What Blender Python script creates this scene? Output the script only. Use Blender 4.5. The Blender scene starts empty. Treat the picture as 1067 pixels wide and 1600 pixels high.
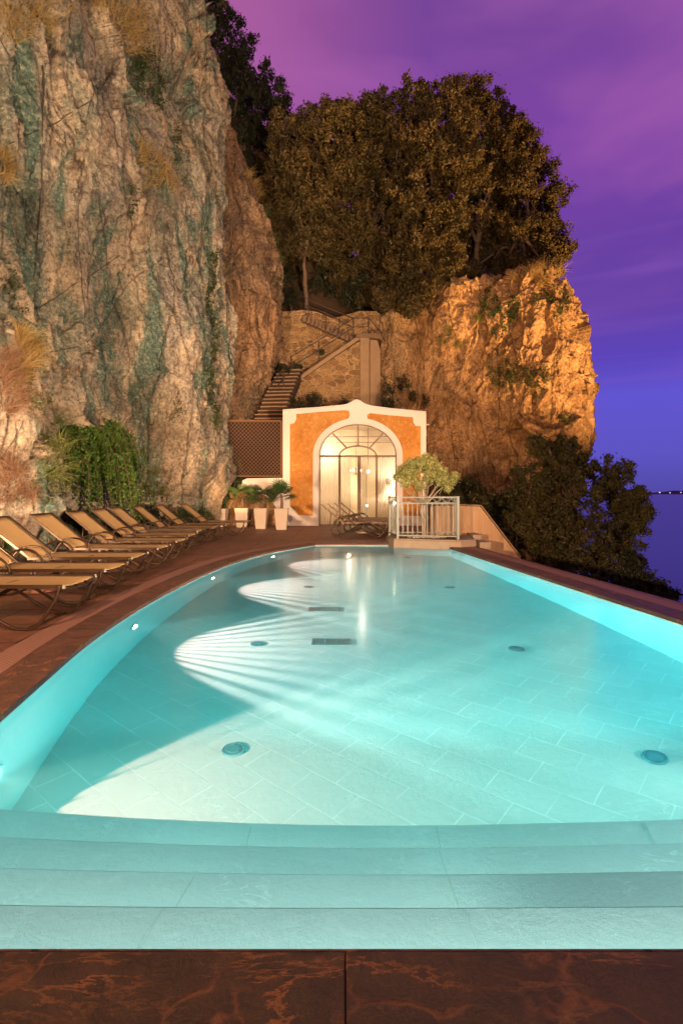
import bpy, math, random
import numpy as np
from mathutils import Vector, Matrix
from mathutils.bvhtree import BVHTree
random.seed(7)
RS = np.random.RandomState(11)
S = bpy.context.scene
COL = S.collection
PI = math.pi
F = 889.0; HC = 1.2; HY = 770.0; CX = 533.5

# ------------------------------------------------------------------ helpers
def W(x, y, Y):
    return Vector(((x - CX) / F * Y, Y, HC - (y - HY) / F * Y))

def G(x, y, z=0.0):
    Y = F * (HC - z) / (y - HY)
    return Vector(((x - CX) / F * Y, Y, z))

def tag(o, label=None, cat=None, group=None, kind=None):
    if label: o['label'] = label
    if cat: o['category'] = cat
    if group: o['group'] = group
    if kind: o['kind'] = kind
    return o

def empty(name, loc=(0, 0, 0), rz=0.0, label=None, cat=None, group=None):
    o = bpy.data.objects.new(name, None)
    COL.objects.link(o)
    o.location = loc; o.rotation_euler = (0, 0, rz)
    o.empty_display_size = 0.2
    return tag(o, label, cat, group)

def link(name, me, parent=None):
    o = bpy.data.objects.new(name, me)
    COL.objects.link(o)
    if parent is not None: o.parent = parent
    return o

def np_mesh(name, V, Fc, m, smooth=False, uv=None):
    """V (N,3), Fc (M,k) all the same k"""
    me = bpy.data.meshes.new(name)
    V = np.asarray(V, np.float32); Fc = np.asarray(Fc, np.int32)
    k = Fc.shape[1]
    me.vertices.add(len(V)); me.vertices.foreach_set('co', V.ravel())
    me.loops.add(Fc.size); me.loops.foreach_set('vertex_index', Fc.ravel())
    me.polygons.add(len(Fc))
    me.polygons.foreach_set('loop_start', np.arange(0, Fc.size, k, dtype=np.int32))
    me.polygons.foreach_set('use_smooth', np.full(len(Fc), smooth))
    me.update(calc_edges=True)
    me.materials.append(m)
    return me

class MB:
    def __init__(s): s.v = []; s.f = []; s.sm = []
    def add(s, vs, fs, smooth=False):
        n = len(s.v); s.v += [tuple(v) for v in vs]
        s.f += [tuple(i + n for i in f) for f in fs]; s.sm += [smooth] * len(fs)
        return s
    def box(s, x0, x1, y0, y1, z0, z1):
        vs = [(x0,y0,z0),(x1,y0,z0),(x1,y1,z0),(x0,y1,z0),(x0,y0,z1),(x1,y0,z1),(x1,y1,z1),(x0,y1,z1)]
        return s.add(vs, [(0,3,2,1),(4,5,6,7),(0,1,5,4),(1,2,6,5),(2,3,7,6),(3,0,4,7)])
    def bar(s, a, b, w, h, up=(0,0,1)):
        a = Vector(a); b = Vector(b); d = (b - a).normalized(); up = Vector(up)
        if abs(d.dot(up)) > .98: up = Vector((0,1,0))
        sx = d.cross(up).normalized() * w / 2; sz = sx.cross(d).normalized() * h / 2
        vs = [a - sx - sz, a + sx - sz, a + sx + sz, a - sx + sz, b - sx - sz, b + sx - sz, b + sx + sz, b - sx + sz]
        return s.add(vs, [(0,3,2,1),(4,5,6,7),(0,1,5,4),(1,2,6,5),(2,3,7,6),(3,0,4,7)])
    def tube(s, pts, r, n=8, closed=False):
        pts = [Vector(p) for p in pts]; N = len(pts)
        rs = r if isinstance(r, (list, tuple)) else [r] * N
        vs = []; ref = None
        for i, p in enumerate(pts):
            if closed: d = pts[(i+1) % N] - pts[i-1]
            else: d = pts[min(i+1, N-1)] - pts[max(i-1, 0)]
            if d.length < 1e-9: d = Vector((0,0,1))
            d.normalize()
            if ref is None: ref = Vector((0,0,1)) if abs(d.z) < .9 else Vector((1,0,0))
            u = d.cross(ref)
            if u.length < 1e-4: u = d.cross(Vector((0,1,0)))
            u.normalize(); w = u.cross(d).normalized(); ref = w
            for k in range(n):
                a = 2*PI*k/n
                vs.append(p + (u*math.cos(a) + w*math.sin(a)) * rs[i])
        fs = []
        for i in range(N if closed else N-1):
            j = (i+1) % N
            for k in range(n):
                k2 = (k+1) % n
                fs.append((i*n+k, j*n+k, j*n+k2, i*n+k2))
        if not closed:
            fs.append(tuple(range(n))); fs.append(tuple((N-1)*n + k for k in reversed(range(n))))
        return s.add(vs, fs, True)
    def lathe(s, prof, n=24, c=(0,0,0)):
        vs = []
        for r, z in prof:
            for k in range(n):
                a = 2*PI*k/n; vs.append((c[0]+r*math.cos(a), c[1]+r*math.sin(a), c[2]+z))
        fs = []
        for i in range(len(prof)-1):
            for k in range(n):
                k2 = (k+1) % n; fs.append((i*n+k, i*n+k2, (i+1)*n+k2, (i+1)*n+k))
        fs.append(tuple(reversed(range(n)))); fs.append(tuple((len(prof)-1)*n+k for k in range(n)))
        return s.add(vs, fs)
    def prism_y(s, poly, y0, y1):
        """poly of (x,z), extruded along y (front y0)"""
        n = len(poly)
        vs = [(x, y0, z) for x, z in poly] + [(x, y1, z) for x, z in poly]
        fs = [tuple(range(n)), tuple(reversed(range(n, 2*n)))]
        for i in range(n):
            j = (i+1) % n; fs.append((j, i, i+n, j+n))
        return s.add(vs, fs)
    def prism_z(s, poly, z0, z1):
        n = len(poly)
        vs = [(x, y, z0) for x, y in poly] + [(x, y, z1) for x, y in poly]
        fs = [tuple(reversed(range(n))), tuple(range(n, 2*n))]
        for i in range(n):
            j = (i+1) % n; fs.append((i, j, j+n, i+n))
        return s.add(vs, fs)
    def mesh(s, name, m):
        me = bpy.data.meshes.new(name)
        me.from_pydata(s.v, [], s.f)
        me.polygons.foreach_set('use_smooth', s.sm)
        me.materials.append(m); me.update()
        return me
    def build(s, name, m, parent=None, bevel=0.0):
        me = s.mesh(name, m)
        import bmesh
        bm = bmesh.new(); bm.from_mesh(me)
        bmesh.ops.recalc_face_normals(bm, faces=bm.faces)
        big = [f for f in bm.faces if len(f.verts) > 6]
        if big: bmesh.ops.triangulate(bm, faces=big)
        bm.to_mesh(me); bm.free()
        o = link(name, me, parent)
        if bevel:
            md = o.modifiers.new('bevel', 'BEVEL'); md.width = bevel; md.segments = 2; md.limit_method = 'ANGLE'
        return o

# ------------------------------------------------------------------ numpy noise
TAB = RS.rand(64, 64, 64).astype(np.float32)
def vnoise(P):
    i = np.floor(P).astype(np.int64); f = (P - i).astype(np.float32); u = f*f*(3-2*f)
    x0, y0, z0 = i[..., 0] & 63, i[..., 1] & 63, i[..., 2] & 63
    x1, y1, z1 = (x0+1) & 63, (y0+1) & 63, (z0+1) & 63
    ux, uy, uz = u[..., 0], u[..., 1], u[..., 2]
    def L(a, b, t): return a + (b-a)*t
    return L(L(L(TAB[x0,y0,z0], TAB[x1,y0,z0], ux), L(TAB[x0,y1,z0], TAB[x1,y1,z0], ux), uy),
             L(L(TAB[x0,y0,z1], TAB[x1,y0,z1], ux), L(TAB[x0,y1,z1], TAB[x1,y1,z1], ux), uy), uz)
def fbm(P, o=4, g=.5):
    r = 0; a = 1; t = 0; P = P.copy()
    for k in range(o):
        r = r + a*vnoise(P); t += a; a *= g; P = P*2.03 + 17.3
    return r/t*2-1
def ridged(P, o=4, g=.5):
    r = 0; a = 1; t = 0; P = P.copy()
    for k in range(o):
        n = 1-np.abs(2*vnoise(P)-1); r = r + a*n*n; t += a; a *= g; P = P*2.03 + 9.1
    return r/t

def facets(P, seed=0):
    """broken blocks: each random cell has its own offset and tilt"""
    Pi = np.floor(P).astype(np.int64); best = np.full(P.shape[:-1], 9e9, np.float32); val = np.zeros(P.shape[:-1], np.float32)
    for dx in (-1, 0, 1):
        for dy in (-1, 0, 1):
            for dz in (-1, 0, 1):
                c = Pi + np.array([dx, dy, dz]); a, b, e = (c[..., 0]+seed) & 63, c[..., 1] & 63, c[..., 2] & 63
                o = np.stack([TAB[a, b, e], TAB[b, e, a], TAB[e, a, b]], -1); v = P - (c + o); dd = (v*v).sum(-1)
                g = np.stack([TAB[(a+7) & 63, b, e], TAB[a, (b+9) & 63, e], TAB[a, b, (e+5) & 63]], -1)*2-1
                h = (TAB[(a+21) & 63, (b+3) & 63, e]*2-1) + (g*v).sum(-1)*1.3
                m = dd < best; best = np.where(m, dd, best); val = np.where(m, h, val)
    return val

def catmull(C, t):
    """C (n,...), t in [0,n-1]"""
    n = len(C); i = np.clip(np.floor(t).astype(int), 0, n-2); f = (t-i).reshape((-1,)+(1,)*(C.ndim-1))
    p0 = C[np.clip(i-1, 0, n-1)]; p1 = C[i]; p2 = C[i+1]; p3 = C[np.clip(i+2, 0, n-1)]
    return .5*((2*p1) + (-p0+p2)*f + (2*p0-5*p1+4*p2-p3)*f*f + (-p0+3*p1-3*p2+p3)*f**3)

def spline(pts, per=6):
    C = np.array(pts, float); t = np.linspace(0, len(C)-1, (len(C)-1)*per+1)
    return catmull(C, t)

# ------------------------------------------------------------------ materials
class N:
    def __init__(s, name, world=None):
        if world is None:
            s.m = bpy.data.materials.new(name); s.m.use_nodes = True; s.t = s.m.node_tree
        else: s.t = world
        s.t.nodes.clear(); s.n = s.t.nodes; s.l = s.t.links
    def add(s, typ, **kw):
        nd = s.n.new(typ)
        for k, v in kw.items():
            if k.startswith('_'): setattr(nd, k[1:], v)
        for k, v in kw.items():
            if not k.startswith('_'): s.set(nd, k.replace('__', ' '), v)
        return nd
    def set(s, nd, key, v):
        inp = nd.inputs[int(key[1:])] if key[0] == 'i' and key[1:].isdigit() else nd.inputs[key]
        if hasattr(v, 'links') or isinstance(v, bpy.types.NodeSocket): s.l.new(v, inp)
        else: inp.default_value = v
    def math(s, op, a, b=0.0, c=0.0, clamp=False):
        nd = s.n.new('ShaderNodeMath'); nd.operation = op; nd.use_clamp = clamp
        for k, v in enumerate((a, b, c)):
            if isinstance(v, bpy.types.NodeSocket): s.l.new(v, nd.inputs[k])
            else: nd.inputs[k].default_value = v
        return nd.outputs[0]
    def coord(s, scale=(1,1,1), rot=(0,0,0), kind='Object'):
        tc = s.n.new('ShaderNodeTexCoord'); mp = s.n.new('ShaderNodeMapping')
        s.l.new(tc.outputs[kind], mp.inputs[0]); mp.inputs['Scale'].default_value = scale; mp.inputs['Rotation'].default_value = rot
        return mp.outputs[0]
    def noise(s, vec, scale, detail=6, rough=.6, dist=0.0):
        nd = s.n.new('ShaderNodeTexNoise'); s.l.new(vec, nd.inputs['Vector'])
        nd.inputs['Scale'].default_value = scale; nd.inputs['Detail'].default_value = detail
        nd.inputs['Roughness'].default_value = rough; nd.inputs['Distortion'].default_value = dist
        return nd.outputs['Fac']
    def ramp(s, fac, stops, interp='LINEAR'):
        nd = s.n.new('ShaderNodeValToRGB'); cr = nd.color_ramp; cr.interpolation = interp
        while len(cr.elements) < len(stops): cr.elements.new(.5)
        for e, (p, c) in zip(cr.elements, stops):
            e.position = p; e.color = (c, c, c, 1) if isinstance(c, (int, float)) else (c[0], c[1], c[2], 1)
        s.l.new(fac, nd.inputs[0]); return nd.outputs[0]
    def mix(s, fac, a, b, mode='MIX'):
        nd = s.n.new('ShaderNodeMix'); nd.data_type = 'RGBA'; nd.blend_type = mode
        for k, v in ((0, fac), (6, a), (7, b)):
            if isinstance(v, bpy.types.NodeSocket): s.l.new(v, nd.inputs[k])
            elif k == 0: nd.inputs[0].default_value = v
            else: nd.inputs[k].default_value = (v[0], v[1], v[2], 1)
        return nd.outputs[2]
    def bump(s, h, strength=.5, dist=.02, normal=None):
        nd = s.n.new('ShaderNodeBump'); s.l.new(h, nd.inputs['Height'])
        nd.inputs['Strength'].default_value = strength; nd.inputs['Distance'].default_value = dist
        if normal is not None: s.l.new(normal, nd.inputs['Normal'])
        return nd.outputs[0]
    def pbr(s, color, rough=.6, normal=None, metal=0.0, spec=.5, **kw):
        b = s.n.new('ShaderNodeBsdfPrincipled'); o = s.n.new('ShaderNodeOutputMaterial')
        for key, v in (('Base Color', color), ('Roughness', rough), ('Metallic', metal), ('Specular IOR Level', spec)):
            if isinstance(v, bpy.types.NodeSocket): s.l.new(v, b.inputs[key])
            elif key == 'Base Color': b.inputs[key].default_value = (v[0], v[1], v[2], 1)
            else: b.inputs[key].default_value = v
        if normal is not None: s.l.new(normal, b.inputs['Normal'])
        for k, v in kw.items():
            k = k.replace('__', ' ')
            if isinstance(v, tuple): v = (v[0], v[1], v[2], 1)
            b.inputs[k].default_value = v
        s.l.new(b.outputs[0], o.inputs[0]); s.b = b
        return s.m

def simple(name, col, rough=.6, var=.25, scale=8, bump=.15, metal=0.0, spec=.5, **kw):
    n = N(name); v = n.coord()
    f = n.noise(v, scale); c = n.mix(f, [x*(1-var) for x in col], [min(1, x*(1+var)) for x in col])
    return n.pbr(c, rough, n.bump(n.noise(v, scale*6), bump, .01), metal, spec, **kw)

def rock_mat(name, tan, grey, dark, green, green_amt, seed=0.0, patch=.55):
    n = N(name)
    tc = n.add('ShaderNodeTexCoord').outputs['Object']
    mp = n.add('ShaderNodeMapping', _vector_type='POINT'); n.l.new(tc, mp.inputs[0])
    mp.inputs['Location'].default_value = (seed, seed*.7, 0); mp.inputs['Scale'].default_value = (1, 1, .28)
    vs = mp.outputs[0]
    mp2 = n.add('ShaderNodeMapping'); n.l.new(tc, mp2.inputs[0]); mp2.inputs['Location'].default_value = (seed, 3, 1)
    v = mp2.outputs[0]
    big = n.noise(v, .35, 5, .6, .6)
    c = n.mix(n.ramp(big, [(.35, 0), (.65, 1)]), tan, grey)
    # mottling
    mot = n.noise(v, 2.2, 9, .75, .3)
    c = n.mix(n.ramp(mot, [(.36, .75), (.5, 0)]), c, dark)
    pale = n.noise(vs, 1.7, 8, .7, 1.0)
    c = n.mix(n.ramp(pale, [(.52, 0), (.72, .75)]), c, [min(1, x*1.45+.05) for x in tan])
    # vertical streaks of run-off and netting, a grey green
    st = n.noise(vs, .75, 6, .62, 1.2)
    c = n.mix(n.math('MULTIPLY', n.ramp(st, [(.47, 0), (.6, 1)]), green_amt), c, green)
    # rusty patches
    ru = n.noise(v, .8, 6, .7)
    c = n.mix(n.ramp(ru, [(.58, 0), (.72, .6)]), c, (.30, .12, .05))
    fine = n.noise(v, 11, 12, .8, .3)
    c = n.mix(n.ramp(fine, [(.38, .85), (.5, 0)]), c, [x*.5 for x in dark])
    c = n.mix(n.ramp(fine, [(.52, 0), (.66, .6)]), c, [min(1, x*1.5+.08) for x in tan])
    lp = n.noise(v, .28, 4, .6, .8)
    c = n.mix(n.math('MULTIPLY', n.ramp(lp, [(.52, 0), (.66, 1)]), patch), c, dark)
    # thin cracks
    vo = n.add('ShaderNodeTexVoronoi', _feature='DISTANCE_TO_EDGE', Scale=1.3)
    wn = n.add('ShaderNodeMix', _data_type='VECTOR'); 
    nn = n.add('ShaderNodeTexNoise', Scale=1.1, Detail=6.0); n.l.new(vs, nn.inputs['Vector'])
    n.l.new(vs, wn.inputs[4]); n.l.new(nn.outputs['Color'], wn.inputs[5]); wn.inputs[0].default_value = .45
    n.l.new(wn.outputs[1], vo.inputs['Vector'])
    crack = n.ramp(vo.outputs['Distance'], [(.0, 1), (.03, 0)])
    c = n.mix(n.math('MULTIPLY', crack, .5), c, [x*.4 for x in dark])
    b1 = n.bump(mot, .9, .12)
    b2 = n.bump(n.noise(v, 9, 10, .75), .9, .05, b1)
    b3 = n.bump(n.math('MULTIPLY', crack, -1.0), .7, .06, b2)
    b4 = n.bump(n.noise(v, 40, 6, .7), .6, .012, b3)
    return n.pbr(c, .85, b4, spec=.25)

M = {}
M['cliff'] = rock_mat('cliff_rock', (.52, .40, .26), (.32, .30, .25), (.08, .05, .03), (.085, .165, .13), .95, 0)
M['buttress'] = rock_mat('buttress_rock', (.38, .22, .11), (.20, .14, .09), (.06, .03, .015), (.10, .12, .09), .3, 5)
M['boulder'] = rock_mat('boulder_rock', (.56, .34, .16), (.42, .25, .12), (.13, .065, .025), (.16, .12, .05), .4, 11, .75)

def leaf_mat(name, c1, c2, c3, rough=.5, transl=.25, scale=1.2):
    n = N(name); v = n.coord()
    f = n.noise(v, scale, 3, .6); g = n.noise(v, 25, 2, .5)
    c = n.mix(n.ramp(f, [(.35, 0), (.65, 1)]), c1, c2)
    c = n.mix(n.ramp(g, [(.5, 0), (.7, 1)]), c, c3)
    b = n.add('ShaderNodeBsdfPrincipled', Roughness=rough); n.l.new(c, b.inputs['Base Color'])
    b.inputs['Specular IOR Level'].default_value = .35
    t = n.add('ShaderNodeBsdfTranslucent'); n.l.new(c, t.inputs[0])
    mx = n.add('ShaderNodeMixShader'); mx.inputs[0].default_value = transl
    n.l.new(b.outputs[0], mx.inputs[1]); n.l.new(t.outputs[0], mx.inputs[2])
    o = n.add('ShaderNodeOutputMaterial'); n.l.new(mx.outputs[0], o.inputs[0])
    return n.m
M['oak'] = leaf_mat('holm_oak_leaves', (.032, .032, .012), (.075, .055, .017), (.31, .19, .055), scale=.7)  # third colour paints warm highlights into the leaves
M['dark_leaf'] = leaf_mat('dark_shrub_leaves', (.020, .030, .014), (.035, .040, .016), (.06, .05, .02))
M['bush'] = leaf_mat('mixed_bush_leaves', (.05, .075, .02), (.09, .10, .03), (.14, .10, .03))
M['creeper'] = leaf_mat('creeper_leaves', (.02, .07, .008), (.05, .14, .015), (.20, .26, .03), scale=2.5)
M['ivy'] = leaf_mat('ivy_leaves', (.025, .05, .015), (.04, .075, .02), (.08, .09, .03))
M['olive'] = leaf_mat('olive_leaves', (.26, .29, .08), (.46, .46, .15), (.85, .78, .40), scale=3)
M['palm'] = leaf_mat('palm_leaves', (.04, .09, .025), (.06, .13, .035), (.09, .12, .04))
M['coast_tree'] = leaf_mat('seaside_tree_leaves', (.045, .055, .018), (.09, .085, .028), (.17, .12, .04))
M['straw'] = leaf_mat('dry_grass_blades', (.35, .22, .07), (.45, .30, .10), (.25, .22, .06), .7)
M['straw2'] = leaf_mat('rust_grass_blades', (.26, .15, .09), (.32, .19, .11), (.20, .11, .05), .7)
M['green_grass'] = leaf_mat('green_grass_blades', (.10, .15, .03), (.18, .19, .05), (.3, .24, .06), .7)
M['bark'] = simple('bark', (.16, .10, .06), .9, .4, 5, .6)
M['olive_bark'] = simple('olive_bark', (.34, .26, .18), .85, .35, 12, .6)
M['soil'] = simple('soil', (.06, .035, .02), .95, .4, 3, .8)
M['hill'] = simple('hillside_soil', (.09, .05, .02), .95, .5, 1.5, .9)
M['bronze'] = simple('bronze_tube', (.075, .045, .025), .38, .2, 20, .05, metal=.6)
M['plastic'] = simple('pale_end_cap', (.36, .33, .26), .4, .1, 20, 0)
M['railgrey'] = simple('grey_painted_steel', (.25, .28, .25), .45, .12, 30, .05)
M['darkiron'] = simple('dark_iron', (.06, .04, .03), .6, .3, 20, .1)
M['trim'] = simple('white_render', (.66, .60, .55), .8, .06, 2.5, .25)
M['pot'] = simple('pale_pot', (.50, .41, .33), .6, .10, 3, .2)
M['lattice'] = simple('brown_timber', (.15, .07, .03), .7, .3, 10, .2)
M['brownframe'] = simple('brown_frame_paint', (.20, .12, .07), .5, .15, 10, .05)
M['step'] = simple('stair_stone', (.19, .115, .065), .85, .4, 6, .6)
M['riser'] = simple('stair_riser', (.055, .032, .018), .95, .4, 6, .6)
M['step2'] = simple('pale_tread_stone', (.34, .21, .12), .85, .4, 6, .6)  # paler than the risers, for contrast at the nosings
M['steel'] = simple('steel_cable', (.10, .09, .08), .5, .1, 10, 0, metal=.6)
M['terracotta'] = simple('terracotta', (.45, .2, .1), .8, .2, 8, .2)
M['sign'] = simple('white_sign_plate', (.7, .62, .5), .5, .05, 8, 0)
M['pebble'] = simple('white_pebbles', (.6, .5, .42), .7, .3, 12, .2)

def sling():
    n = N('tan_sling_fabric'); v = n.coord((1, 1, 1))
    w = n.add('ShaderNodeTexWave', _wave_type='BANDS', _bands_direction='Y', Scale=120.0, Distortion=.3); n.l.new(v, w.inputs['Vector'])
    c = n.mix(n.noise(v, 3, 4), (.54, .36, .14), (.66, .45, .19))
    c = n.mix(n.math('MULTIPLY', w.outputs['Fac'], .25), c, (.25, .14, .05))
    return n.pbr(c, .6, n.bump(w.outputs['Fac'], .25, .003), spec=.3)
M['sling'] = sling()

def plaster():
    n = N('orange_plaster'); v = n.coord()
    a = n.noise(v, 1.1, 7, .65, .8); b = n.noise(v, 7, 8, .7, .4)
    c = n.mix(n.ramp(a, [(.35, 0), (.65, 1)]), (.36, .135, .022), (.52, .25, .065))
    c = n.mix(n.ramp(b, [(.5, 0), (.75, .7)]), c, (.74, .42, .15))
    c = n.mix(n.ramp(n.noise(v, 2.8, 5, .6), [(.6, 0), (.8, .5)]), c, (.42, .12, .02))
    return n.pbr(c, .85, n.bump(b, .35, .02), spec=.2)
M['plaster'] = plaster()

def rubble(name, c1, c2, mortar, scale=3.2):
    n = N(name); tc = n.add('ShaderNodeTexCoord').outputs['Object']
    nn = n.add('ShaderNodeTexNoise', Scale=2.5, Detail=4.0); n.l.new(tc, nn.inputs['Vector'])
    wn = n.add('ShaderNodeMix', _data_type='VECTOR'); n.l.new(tc, wn.inputs[4]); n.l.new(nn.outputs['Color'], wn.inputs[5]); wn.inputs[0].default_value = .12
    mp = n.add('ShaderNodeMapping'); n.l.new(wn.outputs[1], mp.inputs[0]); mp.inputs['Scale'].default_value = (1, 1, 1.6)
    vo = n.add('ShaderNodeTexVoronoi', _feature='DISTANCE_TO_EDGE', Scale=scale); n.l.new(mp.outputs[0], vo.inputs['Vector'])
    v2 = n.add('ShaderNodeTexVoronoi', Scale=scale); n.l.new(mp.outputs[0], v2.inputs['Vector'])
    sep = n.add('ShaderNodeSeparateColor'); n.l.new(v2.outputs['Color'], sep.inputs[0])
    c = n.mix(sep.outputs[0], c1, c2)
    c = n.mix(n.ramp(n.noise(tc, 9, 6, .7), [(.4, .5), (.6, 0)]), c, [x*.45 for x in c1])
    e = n.ramp(vo.outputs['Distance'], [(.02, 1), (.09, 0)])
    c = n.mix(e, c, mortar)
    h = n.ramp(vo.outputs['Distance'], [(0, 0), (.12, 1)])
    return n.pbr(c, .9, n.bump(n.noise(tc, 20, 6), .5, .02, n.bump(h, .8, .05)), spec=.2)
M['rubble'] = rubble('rubble_masonry', (.22, .12, .05), (.46, .28, .12), (.42, .28, .15))
M['capstone'] = simple('mortar_capping', (.30, .19, .10), .85, .3, 4, .5)

def deckmat(name, c1, c2, slab=(1.2, .6), vein=True, rot=0.0, rough=(.35, .7), joint=.010):
    n = N(name); tc = n.coord(rot=(0, 0, rot))
    br = n.add('ShaderNodeTexBrick', _offset=.5, Scale=1.0, Mortar__Size=joint, Brick__Width=slab[0], Row__Height=slab[1])
    br.inputs['Color1'].default_value = (.35, .35, .35, 1); br.inputs['Color2'].default_value = (.65, .65, .65, 1); br.inputs['Mortar'].default_value = (0, 0, 0, 1)
    n.l.new(tc, br.inputs['Vector'])
    sl = n.noise(tc, 1.3, 8, .65, .7); fi = n.noise(tc, 9, 10, .75, .8)
    c = n.mix(n.ramp(sl, [(.3, 0), (.7, 1)]), c1, c2)
    c = n.mix(.35, c, br.outputs['Color'], 'OVERLAY')
    c = n.mix(n.ramp(fi, [(.3, .7), (.5, 0)]), c, [x*.35 for x in c1])
    if vein:
        mg = n.noise(tc, 1.6, 9, .6, 1.8)
        vn = n.ramp(mg, [(.482, 0), (.5, .85), (.518, 0)])
        vm = n.ramp(n.noise(tc, .9, 3), [(.48, 0), (.6, 1)])
        c = n.mix(n.math('MULTIPLY', vn, vm), c, (.50, .20, .07))
        pt = n.ramp(n.noise(tc, 2.3, 9, .7, .5), [(.6, 0), (.72, .45)])
        c = n.mix(pt, c, (.34, .17, .11))
    c = n.mix(br.outputs['Fac'], c, (.02, .01, .008))
    h1 = n.bump(n.math('MULTIPLY', br.outputs['Fac'], -1.0), .8, .006)
    h2 = n.bump(n.noise(tc, 5, 10, .72, 1.2), .8, .03, h1)
    h3 = n.bump(n.noise(tc, 45, 8, .7), .5, .004, h2)
    r = n.ramp(fi, [(.3, rough[0]), (.7, rough[1])])
    return n.pbr(c, r, h3, spec=.45)
M['deck'] = deckmat('brown_stone_deck', (.17, .075, .042), (.27, .125, .075), (1.3, .65))
M['coping'] = deckmat('dark_slate_coping', (.10, .052, .036), (.17, .085, .056), (1.6, 5.0))

def front_mat():
    n = N('veined_slate_slabs'); tc = n.coord()
    sl = n.noise(tc, 2.0, 12, .78, .2); fi = n.noise(tc, 13, 12, .82, .1)
    c = n.mix(n.ramp(sl, [(.35, 0), (.65, 1)]), (.070, .030, .016), (.145, .062, .032))
    c = n.mix(n.ramp(fi, [(.36, .8), (.55, 0)]), c, (.03, .012, .008))
    mp = n.add('ShaderNodeMapping'); n.l.new(tc, mp.inputs[0]); mp.inputs['Rotation'].default_value = (0, 0, .35); mp.inputs['Scale'].default_value = (.7, 2.2, 1)
    mg = n.noise(mp.outputs[0], 1.5, 12, .68, .5)
    vn = n.ramp(mg, [(.490, 0), (.5, .9), (.510, 0)])
    vm = n.ramp(n.noise(tc, 1.3, 4), [(.40, 0), (.52, 1)])
    c = n.mix(n.math('MULTIPLY', vn, vm), c, (.62, .22, .06))
    vo = n.add('ShaderNodeTexVoronoi', _feature='DISTANCE_TO_EDGE', Scale=4.0)
    nn = n.add('ShaderNodeTexNoise', Scale=3.0, Detail=8.0); n.l.new(tc, nn.inputs['Vector'])
    wn = n.add('ShaderNodeMix', _data_type='VECTOR'); n.l.new(tc, wn.inputs[4]); n.l.new(nn.outputs['Color'], wn.inputs[5]); wn.inputs[0].default_value = .35
    n.l.new(wn.outputs[1], vo.inputs['Vector'])
    cr = n.ramp(vo.outputs['Distance'], [(0, 1), (.035, 0)])
    cm = n.ramp(n.noise(tc, 2.1, 4), [(.44, 0), (.55, 1)])
    crk = n.math('MULTIPLY', cr, cm)
    c = n.mix(n.math('MULTIPLY', crk, .7), c, (.36, .13, .06))
    # paler smear with its own outline beside the joint
    pt = n.ramp(n.noise(tc, 3.3, 12, .8, .2), [(.57, 0), (.7, .4)])
    c = n.mix(pt, c, (.27, .105, .06))
    h1 = n.bump(n.noise(tc, 9, 14, .82, .15), 1.0, .12)
    h2 = n.bump(crk, .6, .006, h1)
    h3 = n.bump(n.noise(tc, 60, 8, .7), .6, .003, h2)
    return n.pbr(c, n.ramp(fi, [(.3, .28), (.7, .6)]), h3, spec=.5)
M['frontslab'] = front_mat()

def grate():
    n = N('drain_grating'); tc = n.add('ShaderNodeTexCoord').outputs['Object']
    ck = n.add('ShaderNodeTexBrick', _offset=.5, Scale=1.0, Mortar__Size=.006, Brick__Width=.045, Row__Height=.018)
    ck.inputs['Color1'].default_value = (.66, .40, .30, 1); ck.inputs['Color2'].default_value = (.58, .34, .26, 1); ck.inputs['Mortar'].default_value = (.20, .10, .07, 1)
    n.l.new(tc, ck.inputs['Vector'])
    c = n.mix(n.math('MULTIPLY', n.noise(tc, 4, 5), .5), ck.outputs['Color'], (.36, .18, .13))
    return n.pbr(c, .6, n.bump(ck.outputs['Fac'], -.3, .003), spec=.3)
M['grate'] = grate()

def poolstone(name, tile, c1, c2, line):
    n = N(name); tc = n.coord(rot=(0, 0, math.radians(39)))
    o = n.coord()
    sl = n.noise(o, .7, 5, .6); fi = n.noise(o, 6, 9, .7, .5)
    c = n.mix(sl, c1, c2)
    c = n.mix(n.ramp(fi, [(.55, 0), (.75, .35)]), c, (.85, .86, .80))
    # short curls of caustic light, painted pale into the stone colour
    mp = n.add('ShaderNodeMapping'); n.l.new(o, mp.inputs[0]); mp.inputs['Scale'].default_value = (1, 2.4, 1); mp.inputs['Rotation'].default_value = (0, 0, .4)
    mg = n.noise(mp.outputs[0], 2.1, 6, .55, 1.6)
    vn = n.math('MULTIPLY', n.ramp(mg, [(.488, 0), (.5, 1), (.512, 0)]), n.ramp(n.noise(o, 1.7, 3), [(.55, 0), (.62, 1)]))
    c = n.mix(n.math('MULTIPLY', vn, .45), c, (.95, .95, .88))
    h = n.noise(o, 12, 12, .8, .15)
    nrm = n.bump(h, .6, .02)
    if tile:
        br = n.add('ShaderNodeTexBrick', _offset=.5, Scale=1.0, Mortar__Size=.0048, Mortar__Smooth=.3, Brick__Width=.38, Row__Height=.25)
        br.inputs['Color1'].default_value = (.46, .46, .46, 1); br.inputs['Color2'].default_value = (.54, .54, .54, 1); br.inputs['Mortar'].default_value = (.5, .5, .5, 1)
        n.l.new(tc, br.inputs['Vector'])
        c = n.mix(.5, c, br.outputs['Color'], 'OVERLAY')
        lw = n.math('MULTIPLY', br.outputs['Fac'], n.ramp(n.noise(o, 2.5, 5, .7), [(.42, .12), (.60, .75)]))
        c = n.mix(lw, c, line)
        nrm = n.bump(n.math('MULTIPLY', br.outputs['Fac'], -1.0), .5, .004, nrm)
    return n.pbr(c, .55, nrm, spec=.3)
M['poolfloor'] = poolstone('pool_floor_tiles', True, (.50, .56, .52), (.60, .66, .62), (.92, .95, .88))
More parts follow.
